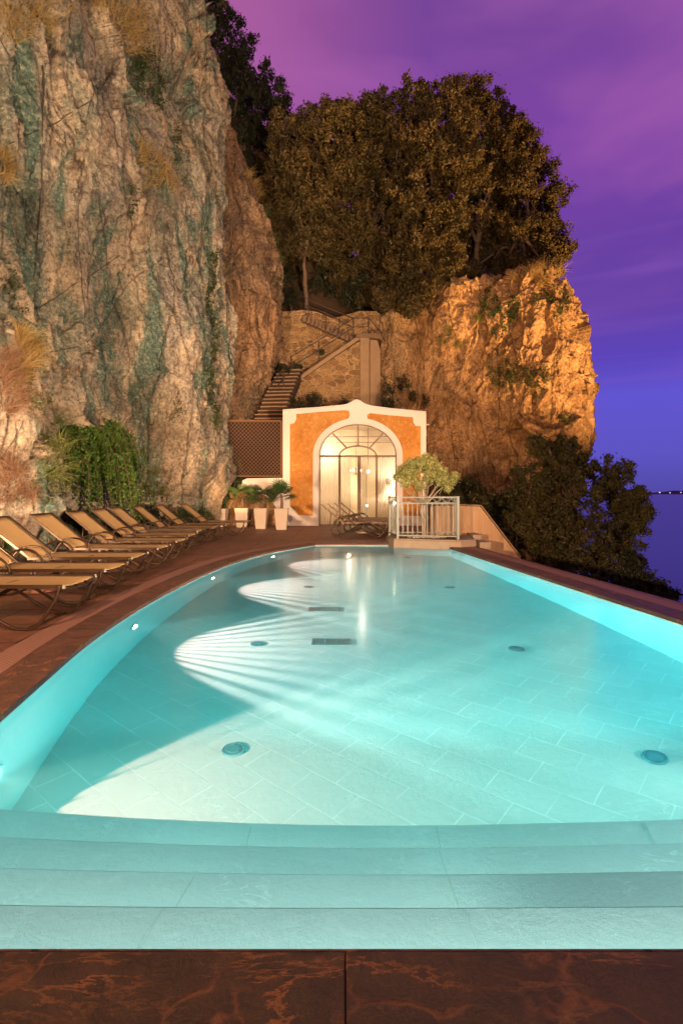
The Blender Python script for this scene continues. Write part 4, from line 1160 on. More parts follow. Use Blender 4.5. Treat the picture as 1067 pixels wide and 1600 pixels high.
# small outlet stub on the right side
mb = MB(); a = P2([(665.5, 663), (671, 663.6)]); mb.bar((a[0][0], .05, a[0][1]), (a[1][0], .05, a[1][1]), .03, .03); mb.build('pipe', M['trim'], house)
# glazed front
mb = MB(); fy0, fy1 = .08, .13
def pbar(a, b, w=.05):
    w *= 1.35
    (xa, za), (xb, zb) = P2([a, b]); mb.bar((xa, (fy0+fy1)/2, za), (xb, (fy0+fy1)/2, zb), w, .05, up=(0, 1, 0))
ring_o = [(x, y) for x, y in arch(559, 60.2, 49.2, 0)]
pts = P2([(499, 822)]+ring_o+[(619, 822)])
for a, b in zip(pts[:-1], pts[1:]): mb.bar((a[0], .105, a[1]), (b[0], .105, b[1]), .055, .05, up=(0, 1, 0))
pbar((499, 712.5), (619, 712.5), .055)
for x in (530.5, 561, 588.5): pbar((x, 712.5), (x, 821), .065 if x != 561 else .09)
pbar((559.5, 663), (559.5, 697), .045); pbar((520, 677), (541, 699), .045); pbar((598.5, 677), (578, 699), .045)
ia = [(559-29*math.cos(PI*i/14), 712-15.5*math.sin(PI*i/14)) for i in range(15)]
for a, b in zip(ia[:-1], ia[1:]): pbar(a, b, .045)
pbar((499, 820.6), (619, 820.6), .05)
mb.build('door_frame', M['brownframe'], house)
mb = MB()
pbar2 = lambda a, b, w=.02: mb.bar(*[(q[0], .17, q[1]) for q in P2([a, b])], w, .02, up=(0, 1, 0))
pbar2((507, 681.5), (611, 681.5), .035); pbar2((500, 690.5), (618, 690.5), .03)
mb.build('blind_rail', M['brownframe'], house)
gn = N('window_glass'); g1 = gn.add('ShaderNodeBsdfTransparent'); g1.inputs[0].default_value = (.93, .94, .92, 1)
g2 = gn.add('ShaderNodeBsdfGlossy', Roughness=.2); fr = gn.add('ShaderNodeFresnel', IOR=1.5); mx = gn.add('ShaderNodeMixShader')
gn.l.new(fr.outputs[0], mx.inputs[0]); gn.l.new(g1.outputs[0], mx.inputs[1]); gn.l.new(g2.outputs[0], mx.inputs[2])
oo = gn.add('ShaderNodeOutputMaterial'); gn.l.new(mx.outputs[0], oo.inputs[0]); M['glass'] = gn.m
for k, (a, b) in enumerate(((501, 528.5), (532.5, 558.5), (563.5, 586.5), (590.5, 617.5))):
    mb = MB(); q = P2([(a, 820), (b, 820), (b, 714.5), (a, 714.5)]); mb.prism_y(q, .10, .106); mb.build('glass_pane', M['glass'], house)
mb = MB(); q = P2([(501, 710.5)]+arch(559, 58.5, 47, 0, y_c=710.5)[1:-1]+[(617, 710.5)]); mb.prism_y(q, .10, .106); mb.build('fanlight_pane', M['glass'], house)
cm = N('sheer_curtain'); v = cm.coord((1, 1, .15))
cc = cm.mix(cm.noise(v, 6, 4), (.80, .70, .56), (.90, .82, .70))
d = cm.add('ShaderNodeBsdfDiffuse'); cm.l.new(cc, d.inputs[0]); t = cm.add('ShaderNodeBsdfTranslucent'); cm.l.new(cc, t.inputs[0]); tr = cm.add('ShaderNodeBsdfTransparent')
m1 = cm.add('ShaderNodeMixShader'); m1.inputs[0].default_value = .5; cm.l.new(d.outputs[0], m1.inputs[1]); cm.l.new(t.outputs[0], m1.inputs[2])
m2 = cm.add('ShaderNodeMixShader'); cm.l.new(m1.outputs[0], m2.inputs[1]); cm.l.new(tr.outputs[0], m2.inputs[2])
wv = cm.noise(cm.coord((1, 1, .02)), 16, 3, .6); cm.l.new(cm.ramp(wv, [(.3, .15), (.7, .6)]), m2.inputs[0])
oo = cm.add('ShaderNodeOutputMaterial'); cm.l.new(m2.outputs[0], oo.inputs[0]); M['curtain'] = cm.m
def curtain(xa, xb, ytop, amp=.045, freq=26, taper=0):
    mb = MB(); n = 90; vs = []
    for j in range(12):
        for i in range(n+1):
            t = i/n; x = hx(xa)+(hx(xb)-hx(xa))*t-HO.x; z = hz(820.5)+(hz(ytop)-hz(820.5))*j/11
            y = .34+amp*math.sin(t*freq+.6*math.sin(j*.5+t*5))+.015*math.sin(t*freq*2.7+j*.3)
            vs.append((x, y, z))
    fs = [(j*(n+1)+i, j*(n+1)+i+1, (j+1)*(n+1)+i+1, (j+1)*(n+1)+i) for j in range(11) for i in range(n)]
    mb.add(vs, fs, True); mb.build('curtain', M['curtain'], house)
curtain(499, 531, 713, freq=44); curtain(529, 548, 713, freq=34, amp=.06); curtain(588, 620, 713, freq=48); curtain(562, 575, 713, freq=20)
# light fittings inside the room
el = N('bulb_glow'); e = el.add('ShaderNodeEmission', Strength=25.0); e.inputs[0].default_value = (1, .78, .45, 1)
oo = el.add('ShaderNodeOutputMaterial'); el.l.new(e.outputs[0], oo.inputs[0]); el.m.cycles.emission_sampling = 'NONE'
ch = empty('chandelier', W(556, 735, 22.3), 0, 'glowing crystal chandelier seen through the glass door', 'chandelier')
mb = MB(); mb.tube([(0, 0, .1), (0, 0, 1.55)], .008, 6)
for k in range(6):
    a = k*PI/3; mb.tube([tuple(v) for v in spline([(0, 0, -.1), (.1*math.cos(a), .1*math.sin(a), -.16), (.2*math.cos(a), .2*math.sin(a), -.06)], 4)], .006, 5)
mb.lathe([(0, -.2), (.03, -.15), (.015, 0), (.03, .1), (0, .12)], 10); mb.build('arms', M['brownframe'], ch)
for k in range(6):
    a = k*PI/3; mb = MB(); mb.lathe([(0, -.05), (.014, -.03), (.018, 0), (0, .05)], 8, (.2*math.cos(a), .2*math.sin(a), 0)); mb.build('bulb', el.m, ch)
for (px, py, Y, sz, lab) in ((575, 737, 23.2, .07, 'small round lamp glowing behind the right door leaf'), (573, 790, 22.6, .05, 'low table lamp glowing behind the foot of the right door leaf')):
    r = empty('lamp', W(px, py, Y), 0, lab, 'lamp')
    mb = MB(); mb.lathe([(0, -sz), (sz*.7, -sz*.7), (sz, 0), (sz*.7, sz*.7), (0, sz)], 14); mb.build('globe', el.m, r)
    mb = MB()
    zb = -r.location.z if py > 780 else (3.86-r.location.z)
    mb.tube([(0, 0, zb), (0, 0, math.copysign(sz, zb))], .015, 8)
    if py > 780: mb.lathe([(0, zb), (.12, zb), (.12, zb+.02), (0, zb+.03)], 16)
    mb.build('stand' if py > 780 else 'cord', M['brownframe'], r)
def plight(name, loc, e, col, r=.15):
    ld = bpy.data.lights.new(name, 'POINT'); ld.energy = e; ld.color = col; ld.shadow_soft_size = r
    o = bpy.data.objects.new(name, ld); COL.objects.link(o); o.location = loc; return o
plight('room_light', W(566, 668, 21.8), 30, (1, .86, .70), .02)
plight('room_light', W(545, 760, 23.3), 42, (1, .80, .56), .02)

# ------------------------------------------------------------------ low walls, lattice, pots
def wallpx(poly, Y0, th, name, m, label, cat='wall', bevel=0.01):
    o = Vector(W(poly[0][0], poly[0][1], Y0)); mb = MB()
    mb.prism_y([(W(x, y, Y0).x-o.x, W(x, y, Y0).z-o.z) for x, y in poly], 0, th)
    r = mb.build(name, m, bevel=bevel); r.location = o
    return tag(r, label, cat)
gw = empty('garden_wall', (hx(410), YH+.02, 0), 0, 'low white topped wall of rough stone below the lattice, left of the pool house', 'wall')
def gpart(poly, name, m, y0, y1):
    mb = MB(); mb.prism_y([(hx(x)-gw.location.x, hz(y)) for x, y in poly], y0, y1); return mb.build(name, m, gw, bevel=.01)
gpart([(340, 823), (340, 784), (362, 780), (380, 757), (441.8, 756), (441.8, 823)], 'stone_base', M['rubble'], .02, .4)
gpart([(378, 757), (379, 750.5), (386, 747.5), (441.8, 746.5), (441.8, 812), (436, 800), (424, 782), (410, 772), (394, 768), (380, 765)], 'render_coat', M['trim'], -.02, .018)
# plinth curve at the foot of the facade
lat = empty('lattice_screen', W(352, 745, 21.0), 0, 'dark brown diagonal timber lattice left of the pool house', 'trellis')
lo_ = lat.location
X0, X1 = W(353, 0, 21).x-lo_.x, W(441, 0, 21).x-lo_.x; Z0, Z1 = W(0, 744, 21).z-lo_.z, W(0, 657.5, 21).z-lo_.z
mb = MB()
for (a, b) in (((X0, Z0), (X1, Z0)), ((X0, Z1), (X1, Z1)), ((X0, Z0), (X0, Z1)), ((X1-.03, Z0), (X1-.03, Z1))):
    mb.bar((a[0], 0, a[1]), (b[0], 0, b[1]), .055, .05, up=(0, 1, 0))
mb.build('frame', M['lattice'], lat)
mb = MB(); sp = .118; Wd = X1-X0; Hd = Z1-Z0
for s in (1, -1):
    k = -Hd
    while k < Wd:
        # line x = k + t, z = t (s=1) or mirrored
        t0 = max(0, -k); t1 = min(Hd, Wd-k)
        if t1 > t0+.02:
            xa, xb = k+t0, k+t1
            if s == -1: xa, xb = Wd-xa, Wd-xb
            mb.bar((X0+xa, .004*s, Z0+t0), (X0+xb, .004*s, Z0+t1), .017, .007, up=(0, 1, 0))
        k += sp*1.2
mb.build('slats', M['lattice'], lat)
mb = MB(); mb.box(X0-.5, X1+.3, .6, .65, -2, Z1+.10); dk = mb.build('shade_backing', simple('lattice_gap_shade', (.012, .008, .005), .9, .3, 4, .2), lat)  # near-black sheet standing in for the shade behind the lattice

# potted palms
def fan_frond(Pm, Lm, base, d, pet, R, n=13):
    """petiole mesh Pm, leaflets Lm"""
    d = Vector(d).normalized(); base = Vector(base)
    mid = base+d*pet*.5+Vector((0, 0, .02)); tip = base+d*pet+Vector((0, 0, -.02*pet))
    Pm.tube([base, mid, tip], [.007, .005, .004], 5)
    side = d.cross(Vector((0, 0, 1)));
    if side.length < .1: side = Vector((1, 0, 0))
    side.normalize(); side = (side + Vector((0, 0, random.uniform(-1.1, 1.1)))).normalized(); up = side.cross(d).normalized(); side = d.cross(up).normalized()
    for k in range(n):
        a = (k/(n-1)-.5)*math.radians(230)
        v = (d*math.cos(a)+side*math.sin(a)+up*.12).normalized(); L = R*(1-.25*abs(a)/2)
        wv = v.cross(up).normalized()*R*.045
        p1 = tip+v*L*.55; p2 = tip+v*L+Vector((0, 0, -.22*L))
        Lm.add([tip-wv*.3, tip+wv*.3, p1+wv, p1-wv, p2], [(0, 1, 2, 3), (3, 2, 4)])
def palm(px, ybase, Y, wpx, hpx, label, kind, seedling=0):
    base = W(px, ybase, Y); base.z = 0
    r = empty('potted_palm', base, random.uniform(-.1, .1), label, 'potted palm', 'palms in tall pale planters')
    u = Y/F; w1 = wpx*u/2; w0 = w1*.74; h = hpx*u
    mb = MB()
    def sq(w, z): return [(-w, -w, z), (w, -w, z), (w, w, z), (-w, w, z)]
    lv = [sq(w0, 0), sq(w1, h-.03), sq(w1+.012, h-.03), sq(w1+.012, h), sq(w1-.03, h), sq(w1-.04, h-.08)]
    vs = [v for l in lv for v in l]; fs = []
    for i in range(5):
        for k in range(4): fs.append((i*4+k, i*4+(k+1) % 4, (i+1)*4+(k+1) % 4, (i+1)*4+k))
    fs.append((3, 2, 1, 0)); mb.add(vs, fs); mb.build('pot', M['pot'], r, bevel=.006)
    mb = MB(); mb.add(sq(w1-.035, h-.07), [(0, 1, 2, 3)]); mb.build('soil', M['soil'], r)
    if kind == 'palm':
        st = MB(); top = h+.36; st.tube([(0, 0, h-.1), (.01, 0, h+.15), (0, .01, top)], [.045, .05, .035], 9)
        Lm = MB()
        for k in range(17):
            a = random.random()*2*PI; el_ = random.uniform(-.25, 1.2)
            d = (math.cos(a)*math.cos(el_), math.sin(a)*math.cos(el_), math.sin(el_))
            fan_frond(st, Lm, (0, 0, top), d, random.uniform(.22, .42), random.uniform(.28, .40), 15)
        st.build('stem', M['bark'], r); Lm.build('fronds', M['palm'], r)
    else:
        foliage('foliage', [((0, 0, h+.22), (.24, .24, .26)), ((-.08, 0, h+.42), (.18, .18, .18)), ((.12, 0, h+.35), (.16, .16, .2))], 700, .06, M['ivy'], r, .07)
        st = MB(); st.tube([(0, 0, h-.1), (0, 0, h+.3)], .02, 7); st.build('stem', M['bark'], r)
palm(345.5, 822, 20.3, 20, 28, 'leftmost tall pale planter, holding a dark rounded shrub', 'bush')
palm(379, 822, 19.9, 21, 30, 'second tall planter from the left, fan palm with drooping fronds', 'palm')
palm(408, 826, 19.0, 20, 32, 'third tall planter, fan palm before the white wall', 'palm')
palm(440, 827.5, 18.6, 21, 33, 'rightmost tall planter, fan palm against the orange facade', 'palm')
# plants and a small sign on the ledge behind the pots
for (x, y, Y, lab) in ((345, 735, 21.3, 'dark leafy bush above the leftmost planter, beside the lattice'), (365, 745, 21.2, 'small dark bush in front of the lattice foot')):
    r = empty('bush', W(x, 780, Y), 0, lab, 'bush', 'bushes by the lattice')
    lob = [(tuple(W(x+dx, y+dy, Y)-Vector(r.location)), (.28, .25, .28)) for dx, dy in ((0, 0), (-10, 12), (9, 10), (2, -14))]
    foliage('foliage', lob, 420, .075, M['ivy'], r, .1)
    mb = MB()
    for c, rr in lob: limb(mb, (0, 0, 0), c, .02, .01, .2)
    mb.build('stem', M['bark'], r)
r = empty('small_sign', W(347.5, 762, 20.9), 0, 'small white plate with dark marks on a post above the leftmost planter', 'sign')
mb = MB(); mb.box(-.15, .15, -.01, .01, -.09, .09); mb.build('plate', M['sign'], r)
mb = MB()
for k, (x, z) in enumerate(((-.10, .03), (-.04, .03), (.02, .03), (.07, .03))): mb.box(x, x+.028, -.013, -.0105, z-.05, z+.02)
mb.box(-.11, .1, -.013, -.0105, -.055, -.045); mb.build('lettering', M['darkiron'], r)
mb = MB(); mb.tube([(0, .02, -.09), (0, .02, -r.location.z)], .012, 6); mb.build('post', M['darkiron'], r)
for (x, y, lab) in ((362, 774, 'small terracotta pot on the stone wall behind the planters'),):
    p = W(x, y+4, 20.95); r = empty('flower_pot', p, 0, lab, 'flower pot')
    mb = MB(); mb.lathe([(0, 0), (.07, 0), (.1, .17), (.11, .17), (.11, .2), (.09, .2), (.085, .15), (0, .15)], 18); mb.build('pot', M['terracotta'], r)
    foliage('foliage', [((0, 0, .32), (.13, .13, .14))], 900, .05, M['ivy'], r, .05)

# dark railing behind the leftmost planters
r = empty('railing', W(365, 780, 20.9), 0, 'dark iron railing behind the leftmost planters, under the lattice', 'railing')
mb = MB()
for zz in (.05, .35, .65): mb.bar((-.5, 0, zz), (.35, 0, zz), .02, .02)
mb.build('rail', M['darkiron'], r)
for xx in (-.5, -.22, .06, .34):
    mb = MB(); mb.bar((xx, 0, -.2), (xx, 0, .7), .025, .025); mb.build('post', M['darkiron'], r)

# rubble and rocks along the cliff foot
def rocks(n, seed):
    random.seed(seed)
    k = 0
    labs = ['rough boulder at the foot of the cliff behind the nearest loungers', 'flat pale rock lying behind the third lounger', 'brown rock behind the fifth lounger backrest', 'low rock by the sixth lounger', 'rounded rock behind the eighth lounger', 'small rock near the last lounger']
    for (x, y, s) in ((-5.5, 8.4, .45), (-5.2, 9.4, .3), (-5.6, 11.6, .4), (-5.5, 13.0, .35), (-5.3, 15.4, .4), (-4.9, 17.3, .35)):
        u, v = np.meshgrid(np.linspace(0, 2*PI, 40, endpoint=False), np.linspace(.02, PI-.02, 22))
        D = np.stack([np.cos(u)*np.sin(v), np.sin(u)*np.sin(v), np.cos(v)], -1)
        Rr = s*(1+.35*fbm(D*1.7+k*3, 4)+.1*ridged(D*5+k, 3))
        Vv = D*Rr[..., None]*np.array([1.3, 1, .6])
        idx = np.arange(40*22).reshape(22, 40); nx2 = np.roll(idx, -1, axis=1)
        Fc = np.stack([idx[:-1], idx[1:], nx2[1:], nx2[:-1]], -1).reshape(-1, 4)
        o = link('rock', np_mesh('rock', Vv.reshape(-1, 3), Fc, M['cliff'], True)); o.location = (x, y, s*.15)
        tag(o, labs[k], 'rock', 'rocks along the cliff foot'); k += 1
rocks(6, 3)
# planting bed: soil strip and border plants
mb = MB(); mb.prism_z([(-12, 3), (-5.35, 3), (-5.25, 8), (-5.45, 12), (-5.3, 16), (-4.7, 18.4), (-4.3, 19.6), (-6, 22.0), (-12, 22)], -.02, .09)
tag(mb.build('planting_bed', M['soil'], bevel=.02), kind='structure')
for i, (x, y, s, m, lab) in enumerate(((-5.75, 10.3, .35, 'bush', 'leafy weed clump behind the fourth lounger'), (-5.8, 12.4, .4, 'ivy', 'dark weed clump behind the sixth lounger'), (-5.5, 14.2, .42, 'dark_leaf', 'black shrub behind the seventh lounger'), (-5.3, 16.0, .45, 'dark_leaf', 'black shrub behind the eighth lounger'), (-5.0, 17.6, .4, 'ivy', 'dark shrub behind the ninth lounger'), (-4.6, 18.9, .42, 'ivy', 'dark shrub beside the leftmost planter'), (-5.5, 9.0, .3, 'ivy', 'low green weeds behind the third lounger'), (-5.2, 7.6, .28, 'ivy', 'green weeds at the left edge behind the loungers'))):
    r = empty('low_shrub', (x, y, .05), 0, lab, 'shrub', 'low shrubs along the cliff foot')
    lob = [((random.uniform(-.3, .3)*s*2, random.uniform(-.3, .3)*s*2, s*.6+random.uniform(0, .3)), (s*.7, s*.7, s*.65)) for _ in range(4)]
    foliage('foliage', lob, 260, .075, M[m], r, .1)
    mb = MB()
    for c, rr in lob: limb(mb, (0, 0, 0), c, .015, .006, .2)
    mb.build('stem', M['bark'], r)

# ------------------------------------------------------------------ planter podium, railing, olive tree
pod = empty('planter_podium', (1.9, 13.4, 0), 0, 'low stone podium at the far end of the pool, under the railing', 'podium')
pp = [(1.10, 14.0), (1.105, 13.30), (1.19, 12.99), (2.36, 12.53), (2.62, 12.50), (3.02, 12.75), (3.08, 14.0)]
mb = MB(); mb.prism_z([(x-1.9, y-13.4) for x, y in pp], -.10, .13)
mst = simple('podium_stone', (.34, .26, .19), .75, .3, 6, .3); mb.build('base', mst, pod, bevel=.012)
mb = MB(); q = offset(pp[::1], .018); mb.prism_z([(x-1.9, y-13.4) for x, y in q], .132, .158); mb.build('slab', mst, pod, bevel=.006)
RP = [Vector((1.17, 13.93, .16)), Vector((1.28, 12.98, .16)), Vector((2.58, 12.62, .16)), Vector((2.78, 13.93, .16))]
rail = empty('planter_railing', (1.9, 13.3, .16), 0, 'pale grey steel railing with a zigzag top band around the olive tree', 'railing')
RO = Vector((1.9, 13.3, .16)); H = .95
def post(p, k=.05):
    mb = MB(); mb.box(-k/2, k/2, -k/2, k/2, 0, H); mb.box(-k/2-.006, k/2+.006, -k/2-.006, k/2+.006, H, H+.012)
    o = mb.build('post', M['railgrey'], rail); o.location = p-RO; return o
for p in RP: post(p)
for i in range(4):
    a, b = RP[i]-RO, RP[(i+1) % 4]-RO; d = (b-a).normalized(); L = (b-a).length
    a2, b2 = a+d*.026, b-d*.026
    mb = MB()
    for z, h in ((H-.015, .028), (H-.15, .022), (.07, .026)): mb.bar(a2+Vector((0, 0, z)), b2+Vector((0, 0, z)), .028, h)
    mb.build('rail', M['railgrey'], rail)
    n = max(5, int(L/.112)); mb = MB()
    for k in range(1, n):
        p = a.lerp(b, k/n); mb.bar(p+Vector((0, 0, .083)), p+Vector((0, 0, H-.161)), .013, .013)
    mb.build('bars', M['railgrey'], rail)
    nz = n; mb = MB()
    for k in range(nz):
        p = a2.lerp(b2, k/nz); q = a2.lerp(b2, (k+1)/nz); z0_, z1_ = (H-.139, H-.029)
        if k % 2: z0_, z1_ = z1_, z0_
        mb.bar(p+Vector((0, 0, z0_)), q+Vector((0, 0, z1_)), .01, .01)
    mb.build('zigzag', M['railgrey'], rail)
# small lamp on the railing corner
bl = empty('rail_lamp', RP[1]+Vector((-.05, .25, .80)), 0, 'small glowing lamp fixed inside the left corner of the planter railing', 'lamp')
mb = MB(); mb.lathe([(0, -.03), (.03, -.02), (.036, .0), (.02, .02), (0, .025)], 16); mb.build('globe', el.m, bl)
mb = MB(); mb.tube([(0, 0, -.64), (0, 0, -.04)], .012, 8); mb.build('stand', M['railgrey'], bl)
# ground cover in the planter
ol = empty('olive_tree', (1.98, 13.35, .16), 0, 'small silvery olive tree with an umbrella crown inside the railing', 'tree')
def w2o(x, y, Y=13.35): return W(x, y, Y)-Vector(ol.location)
tp = [(0, 0, -.02), (.01, 0, .2), (-.015, .01, .4), (.0, 0, .62), (.03, 0, .78)]
sp_ = [tuple(v) for v in spline([w2o(663, 842), w2o(662, 825), w2o(663, 812), w2o(658, 800), w2o(660, 787)], 4)]
mb = MB(); mb.tube(sp_, [.055-.022*i/len(sp_) for i in range(len(sp_))], 10)
fk = w2o(660, 790); tips = [(630, 757), (640, 745), (650, 740), (662, 742), (676, 738), (690, 745), (703, 752), (640, 765), (684, 762), (668, 755)]
for x, y in tips:
    limb(mb, fk, w2o(x, y, 13.35+random.uniform(-.35, .35)), .026, .007, .16, 5, 6)
for _ in range(16):
    x, y = random.choice(tips); a = w2o(x, y+8); limb(mb, fk.lerp(a, .6), a+Vector((random.uniform(-.15, .15), random.uniform(-.2, .2), random.uniform(0, .15))), .010, .003, .15, 4, 5)
mb.build('trunk', M['olive_bark'], ol)
lob = []
for (x, y, r) in ((637, 740, 16), (650, 730, 15), (665, 727, 15), (680, 735, 15), (695, 745, 14), (627, 733, 9), (705, 752, 10), (645, 750, 13), (670, 745, 15), (690, 752, 10), (655, 719, 9), (640, 725, 9), (676, 725, 9), (666, 716, 7), (622, 745, 6), (710, 745, 6), (655, 762, 7), (700, 762, 6), (632, 755, 7)):
    for dy in (-.3, .25): lob.append((tuple(w2o(x, y, 13.35+dy+random.uniform(-.1, .1))), (r*.0150*.95, r*.015, r*.015*.75)))
foliage('crown', lob, 800, .075, M['olive'], ol, .06, .25, .3, .8)
V, Fc = blades(500, .10, .6, .3, Vector((0, 0, 1)), .006)
Vb = []; 
pts = []
while len(pts) < 500:
    x, y = random.uniform(1.3, 2.7), random.uniform(12.8, 13.85)
    if (x-1.28)*.36+(y-12.98) > .06 and y > 12.98-(x-1.28)*.277+.06: pts.append((x, y))
off = np.repeat(np.array([(x, y, .17) for x, y in pts]), 10, axis=0)
V = V*np.array([.5, .5, 1]) + off
o = link('ground_cover', np_mesh('ground_cover', V, Fc, M['green_grass'])); tag(o, 'short green plants covering the soil around the olive trunk', 'ground cover', None, 'stuff')
mb = MB(); q = [(1.30, 13.85), (1.33, 13.03), (2.54, 12.70), (2.72, 13.85)]; mb.prism_z(q, .159, .168); o = mb.build('planter_soil', M['soil']); tag(o, kind='structure')
# pebbles
mb = MB()
for k in range(120):
    a = random.random()*2*PI; rr = random.uniform(.08, .38); c = (1.98+rr*math.cos(a)*1.2, 13.2+rr*math.sin(a)*.7, .172); s = random.uniform(.016, .034)
    mb.lathe([(0, -s*.4), (s, -s*.2), (s*.9, s*.4), (s*.3, s*.7), (0, s*.7)], 7, c)
o = mb.build('gravel', M['pebble']); tag(o, 'scattered white pebbles round the foot of the olive trunk', 'pebbles', None, 'stuff')
# sloping boundary wall
bw = simple('board_marked_concrete', (.50, .30, .16), .8, .15, 3, .3)
n = N('board_marked_render'); v = n.coord(); v2 = n.coord((1, 1, .08))
c = n.mix(n.ramp(n.noise(v2, 5, 6, .7), [(.35, 0), (.65, 1)]), (.40, .24, .13), (.60, .38, .22)); c = n.mix(n.ramp(n.noise(v, 3, 7, .7), [(.55, 0), (.75, .6)]), c, (.25, .13, .06))
n.pbr(c, .8, n.bump(n.noise(v2, 9, 6), .4, .02))
r = empty('boundary_wall', W(718, 850, 14.2), 0, 'ochre wall beyond the railing, its top sloping down toward the sea', 'wall')
def bp(pts): return [(W(x, y, 14.2).x-r.location.x, W(x, y, 14.2).z-r.location.z) for x, y in pts]
mb = MB(); mb.prism_y(bp([(672, 850), (672, 790.5), (719, 790.5), (750, 791.5), (812, 872), (840, 910), (800, 940), (735, 900), (735, 850)]), 0, .18); mb.build('panel', n.m, r, bevel=.006)
mb = MB(); q = bp([(672, 789.4), (719, 789.4), (751, 790.4), (813, 871)]);
for a, b in zip(q[:-1], q[1:]): mb.bar((a[0], .09, a[1]+.01), (b[0], .09, b[1]+.01), .23, .03)
mb.build('capping', M['capstone'], r)
sb = empty('step_block', (3.0, 13.0, 0), 0, 'low stepped stone block where the podium meets the right pool edge', 'step')
mb = MB(); mb.box(.07, .32, -.35, .3, -.05, .10); mb.box(.07, .27, .3, 1.0, -.05, .22); mb.build('block', mst, sb, bevel=.01)

# ------------------------------------------------------------------ stone wall with stairs
def stonewall(poly, Y, th, label, m=M['rubble']):
    return wallpx(poly, Y, th, 'stone_wall', m, label, 'wall', .02)
stonewall([(437, 700), (437, 487), (470, 484), (492, 486), (520, 497), (560, 486), (588, 486), (606, 500), (615, 700)], 26.6, .5, 'rear rubble stone wall under the trees, behind the upper stair flights')
sw = empty('stair_wall', W(520, 660, 25.3), 0, 'front rubble stone wall whose top climbs with the stairs to a pillar', 'wall')
def sp2(pts, Y=25.3): return [(W(x, y, Y).x-sw.location.x, W(x, y, Y).z-sw.location.z) for x, y in pts]
mb = MB(); mb.prism_y(sp2([(452, 700), (452, 611), (456, 603), (562, 532), (563, 700)]), 0, 1.2); mb.build('masonry', M['rubble'], sw, bevel=.02)
mb = MB(); q = sp2([(443, 700), (443, 622), (446, 611), (456, 599.5), (562, 527), (577, 523.5)])
for a, b in zip(q[1:-1], q[2:]): mb.bar((a[0], .2, a[1]), (b[0], .2, b[1]), .5, .16, up=(0, 0, 1))
mb.bar((q[0][0]+.1, .2, q[0][1]), (q[1][0]+.1, .2, q[1][1]+.05), .5, .28, up=(0, 1, 0))
mb.build('capping', M['capstone'], sw)
mb = MB(); mb.prism_y(sp2([(562, 700), (562, 528), (577, 528), (577, 700)]), -.12, 1.2); mb.build('pillar', M['capstone'], sw, bevel=.03)
mb = MB(); mb.prism_y(sp2([(577.5, 700), (577.5, 529), (590, 531), (594, 545), (596, 700)]), .05, 1.6); mb.build('return_wall', M['capstone'], sw, bevel=.03)
mb = MB(); mb.prism_y(sp2([(556, 528), (556, 522.5), (588, 522), (596, 527), (597, 534), (590, 530)]), -.16, 1.3); mb.build('landing', M['step'], sw, bevel=.02)
# second flight (along the wall) and third flight (back up to the left)
st = empty('stair_flight', W(445, 610, 25.7), 0, 'second stair flight climbing right along the rubble wall to the landing', 'stairs', 'flights of the stone stairway')
for k in range(16):
    t = k/15; a = W(448+108*t, 607-84*t, 25.6); mb = MB(); mb.box(-.02, .30, 0, .9, -.35, .0); o = mb.build('step', M['step'], st, bevel=.01); o.location = a-Vector(st.location)
st = empty('stair_flight', W(552, 522, 26.1), 0, 'third stair flight climbing left from the landing to the trees', 'stairs', 'flights of the stone stairway')
for k in range(13):
    t = k/12; a = W(552-72*t, 524-32*t, 26.25); mb = MB(); mb.box(-.22, .02, 0, .5, -.3, .0); o = mb.build('step', M['step'], st, bevel=.01); o.location = a-Vector(st.location)
st = empty('stair_flight', (-3.6, 22.4, 2.5), 0, 'lowest stair flight, worn steps rising beside the orange buttress', 'stairs', 'flights of the stone stairway')
for k in range(7, 24):
    t = k/23; z = 2.4+4.25*t; Y = 21.6+3.6*t; px = 383+55*t-4*math.sin(t*PI)
    a = Vector(((px-CX)/F*Y, Y, z)); mb = MB(); wd = 1.15-.25*t
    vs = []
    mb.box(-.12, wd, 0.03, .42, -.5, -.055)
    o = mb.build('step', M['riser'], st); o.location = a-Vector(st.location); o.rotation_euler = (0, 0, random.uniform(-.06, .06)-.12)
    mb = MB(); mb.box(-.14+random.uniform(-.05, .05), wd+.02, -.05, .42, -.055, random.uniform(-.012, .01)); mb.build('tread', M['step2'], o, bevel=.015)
# rails
def railing(posts, tops, mids, Y, label):
    o = W(tops[0][0], tops[0][1], Y); r = empty('stair_railing', o, 0, label, 'railing', 'dark railings of the stone stairway')
    for (x, y0, y1) in posts:
        mb = MB(); mb.tube([W(x, y0, Y)-o, W(x, y1, Y)-o], .028, 7); mb.build('post', M['darkiron'], r)
    for line in (tops, mids):
        mb = MB(); mb.tube([W(x, y, Y)-o for x, y in line], .024, 7); mb.build('rail', M['darkiron'], r)
railing([(455, 556, 604), (498, 532, 564), (552, 497, 526), (575.5, 497, 524), (596, 519, 534)], [(453, 558), (498, 532), (552, 497), (575.5, 496.5), (596, 520)], [(453, 574), (498, 547), (552, 511), (575.5, 510.5), (597, 528)], 25.2, 'dark tube railing along the second flight and round the landing')
railing([(482, 470, 493), (509, 484, 514), (530, 494, 520)], [(470, 462), (509, 480), (552, 497)], [(475, 476), (509, 489), (550, 511)], 26.0, 'thin dark railing of the upper flight leading left into the trees')
railing([(443, 572, 616), (424, 600, 632), (408, 628, 652)], [(446, 570), (424, 602), (404, 640)], [(446, 586), (424, 617), (406, 652)], 24.4, 'dark railing down the right side of the lowest flight')
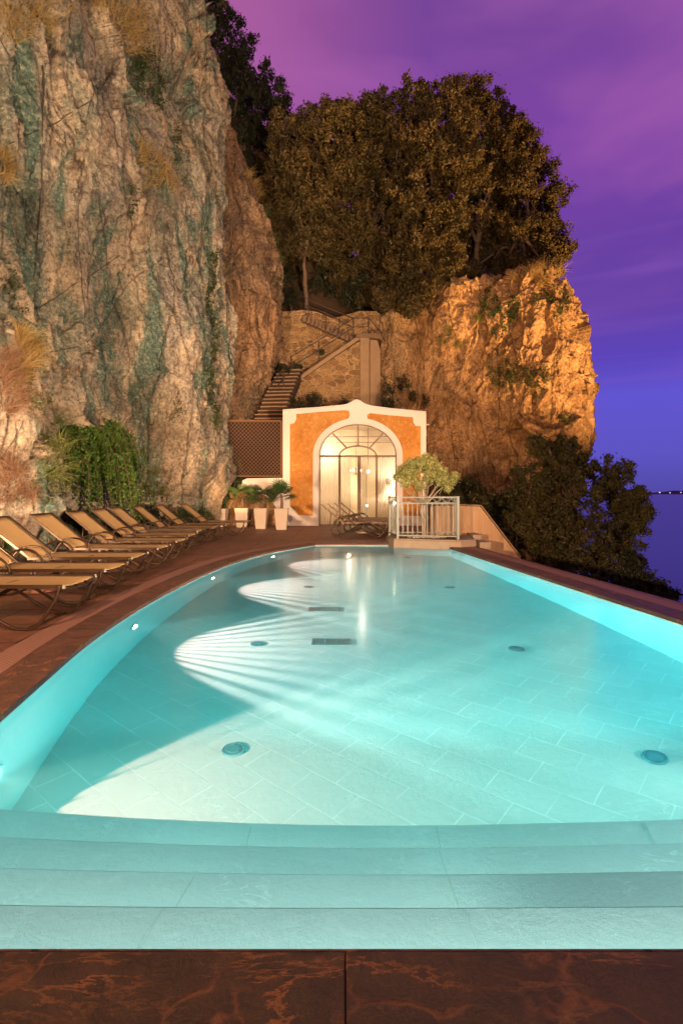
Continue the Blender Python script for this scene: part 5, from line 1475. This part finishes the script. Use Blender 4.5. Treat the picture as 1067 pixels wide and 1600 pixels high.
# agave-like spiky plant and small plant on the stair
for (x, y, Y, s, lab) in ((444, 580, 25.1, .35, 'spiky dark plant at the foot of the second flight'), (462, 575, 25.4, .25, 'little bush beside the railing post on the second flight'), (503, 552, 25.4, .16, 'small dark plant pot half way up the second flight')):
    r = empty('stair_plant', W(x, y, Y), 0, lab, 'plant', 'plants on the stairway')
    foliage('foliage', [((0, 0, .05), (s, s, s*.6))], 500, .12, M['dark_leaf'], r, .08)

# ------------------------------------------------------------------ lighting
def aim(o, p): o.rotation_euler = (Vector(p)-Vector(o.location)).to_track_quat('-Z', 'Y').to_euler()
def spot(name, loc, target, e, col, size=60, blend=.6, r=.15):
    ld = bpy.data.lights.new(name, 'SPOT'); ld.energy = e; ld.color = col; ld.spot_size = math.radians(size); ld.spot_blend = blend; ld.shadow_soft_size = r
    ld.use_nodes = True; q = N('x', ld.node_tree); em = q.add('ShaderNodeEmission'); lfo = q.add('ShaderNodeLightFalloff', Strength=.1); q.l.new(lfo.outputs['Linear'], em.inputs['Strength']); ou = q.add('ShaderNodeOutputLight'); q.l.new(em.outputs[0], ou.inputs[0])
    o = bpy.data.objects.new(name, ld); COL.objects.link(o); o.location = loc; aim(o, target); return o
NA = (1, .52, .22)
# one low warm key from behind the camera, like a far street flood light
sd = bpy.data.lights.new('sun', 'SUN'); sd.energy = .5; sd.angle = math.radians(1.5); sd.color = (1, .56, .30)
so = bpy.data.objects.new('sun', sd); COL.objects.link(so)
so.rotation_euler = Vector((-.28, 1, -.16)).to_track_quat('-Z', 'Y').to_euler()
# sodium floods added in place of flood lights out of view
spot('garden_flood', (-4.7, 14.6, 1.5), (4, 24, 4), 520, NA, 120, .8, .12)
spot('cliff_flood', (4.6, 1.0, 1.6), (-7, 17, 9), 7800, (1, .67, .41), 95, .8, .2)
spot('cliff_foot_flood', (-4.6, 5.6, .35), (-6.2, 17, 9), 5200, (1, .66, .42), 120, .9, .15)
spot('cliff_foot_flood', (-3.6, 18.6, .3), (-4.0, 24, 9), 2100, (1, .55, .26), 110, .9, .15)
spot('headland_flood', (3.4, 17.3, .5), (8.5, 27, 9), 1500, (1, .47, .17), 95, .9, .2)
spot('tree_flood', (17, 15, -3.0), (6.5, 31, 17), 25000, (1, .54, .20), 44, .9, .2)
spot('terrace_fill', (-3.4, -1.6, 1.5), (-.2, 1.4, 0), 4600, (1, .58, .30), 100, .9, .12)  # both terrace spots are added, to warm the front slabs and left deck
spot('terrace_fill', (-1.2, -1.5, 4.2), (-3.5, 9, 0), 3200, (1, .58, .32), 75, .9, .2)
# sky
wd = bpy.data.worlds.new('World'); S.world = wd; wd.use_nodes = True
n = N('w', wd.node_tree)
tc = n.add('ShaderNodeTexCoord').outputs['Generated']
sp = n.add('ShaderNodeSeparateXYZ'); n.l.new(tc, sp.inputs[0])
el_ = sp.outputs[2]
def lin(r, g, b):
    f = lambda c: (c/255/12.92) if c/255 <= .04045 else ((c/255+.055)/1.055)**2.4
    return (f(r), f(g), f(b))
base = n.ramp(n.math('ADD', el_, 0.0), [(.0, lin(78, 70, 158)), (.06, lin(90, 80, 186)), (.15, lin(94, 82, 200)), (.21, lin(88, 66, 178)), (.28, lin(94, 62, 160)), (.38, lin(102, 62, 156)), (.50, lin(120, 66, 158)), (.62, lin(114, 66, 148)), (.8, lin(100, 64, 135))])
az = n.math('ARCTAN2', sp.outputs[0], sp.outputs[1])
lf = n.ramp(n.math('ADD', n.math('MULTIPLY', az, -1.1), .62), [(.0, 0), (.45, 0), (.95, 1)])
pk = n.mix(n.math('MULTIPLY', lf, 1.0), base, lin(172, 92, 146))
pk = n.mix(n.ramp(el_, [(.25, 1), (.34, 0)]), pk, base)
mp = n.add('ShaderNodeMapping'); n.l.new(tc, mp.inputs[0]); mp.inputs['Rotation'].default_value = (0, .5, 0); mp.inputs['Scale'].default_value = (1.0, 1.0, 3.2); mp.inputs['Location'].default_value = (.3, .1, .35)
cl = n.noise(mp.outputs[0], 2.1, 4, .5, .3)
c = n.mix(n.math('MULTIPLY', n.ramp(cl, [(.42, 0), (.72, .62)]), n.ramp(el_, [(.24, 0), (.4, 1)])), pk, lin(172, 98, 170))
mp2 = n.add('ShaderNodeMapping'); n.l.new(tc, mp2.inputs[0]); mp2.inputs['Scale'].default_value = (1.0, 1.0, 14)
c2 = n.noise(mp2.outputs[0], 2.5, 3, .5)
c = n.mix(n.ramp(sp.outputs[1], [(.30, .78), (.55, 0)]), c, (.010, .006, .022))  # sky away from the view dimmed, to cut its purple fill light
c = n.mix(n.math('MULTIPLY', n.ramp(c2, [(.5, 0), (.7, .3)]), n.ramp(el_, [(.1, 0), (.15, 1), (.35, 1), (.45, 0)])), c, lin(130, 84, 178))
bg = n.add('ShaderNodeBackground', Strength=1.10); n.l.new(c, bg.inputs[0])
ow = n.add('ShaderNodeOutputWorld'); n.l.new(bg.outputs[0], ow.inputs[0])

# ------------------------------------------------------------------ render
S.render.engine = 'CYCLES'
S.view_settings.view_transform = 'Standard'; S.view_settings.look = 'None'; S.view_settings.exposure = 0; S.view_settings.gamma = 1
cy = S.cycles
cy.max_bounces = 10; cy.diffuse_bounces = 4; cy.glossy_bounces = 4; cy.transmission_bounces = 8; cy.transparent_max_bounces = 12; cy.volume_bounces = 2
cy.caustics_reflective = False; cy.caustics_refractive = True
cy.sample_clamp_indirect = 4.0; cy.sample_clamp_direct = 0
cy.use_denoising = True
try: cy.denoiser = 'OPENIMAGEDENOISE'
except Exception: pass
cy.use_adaptive_sampling = True; cy.adaptive_threshold = .01
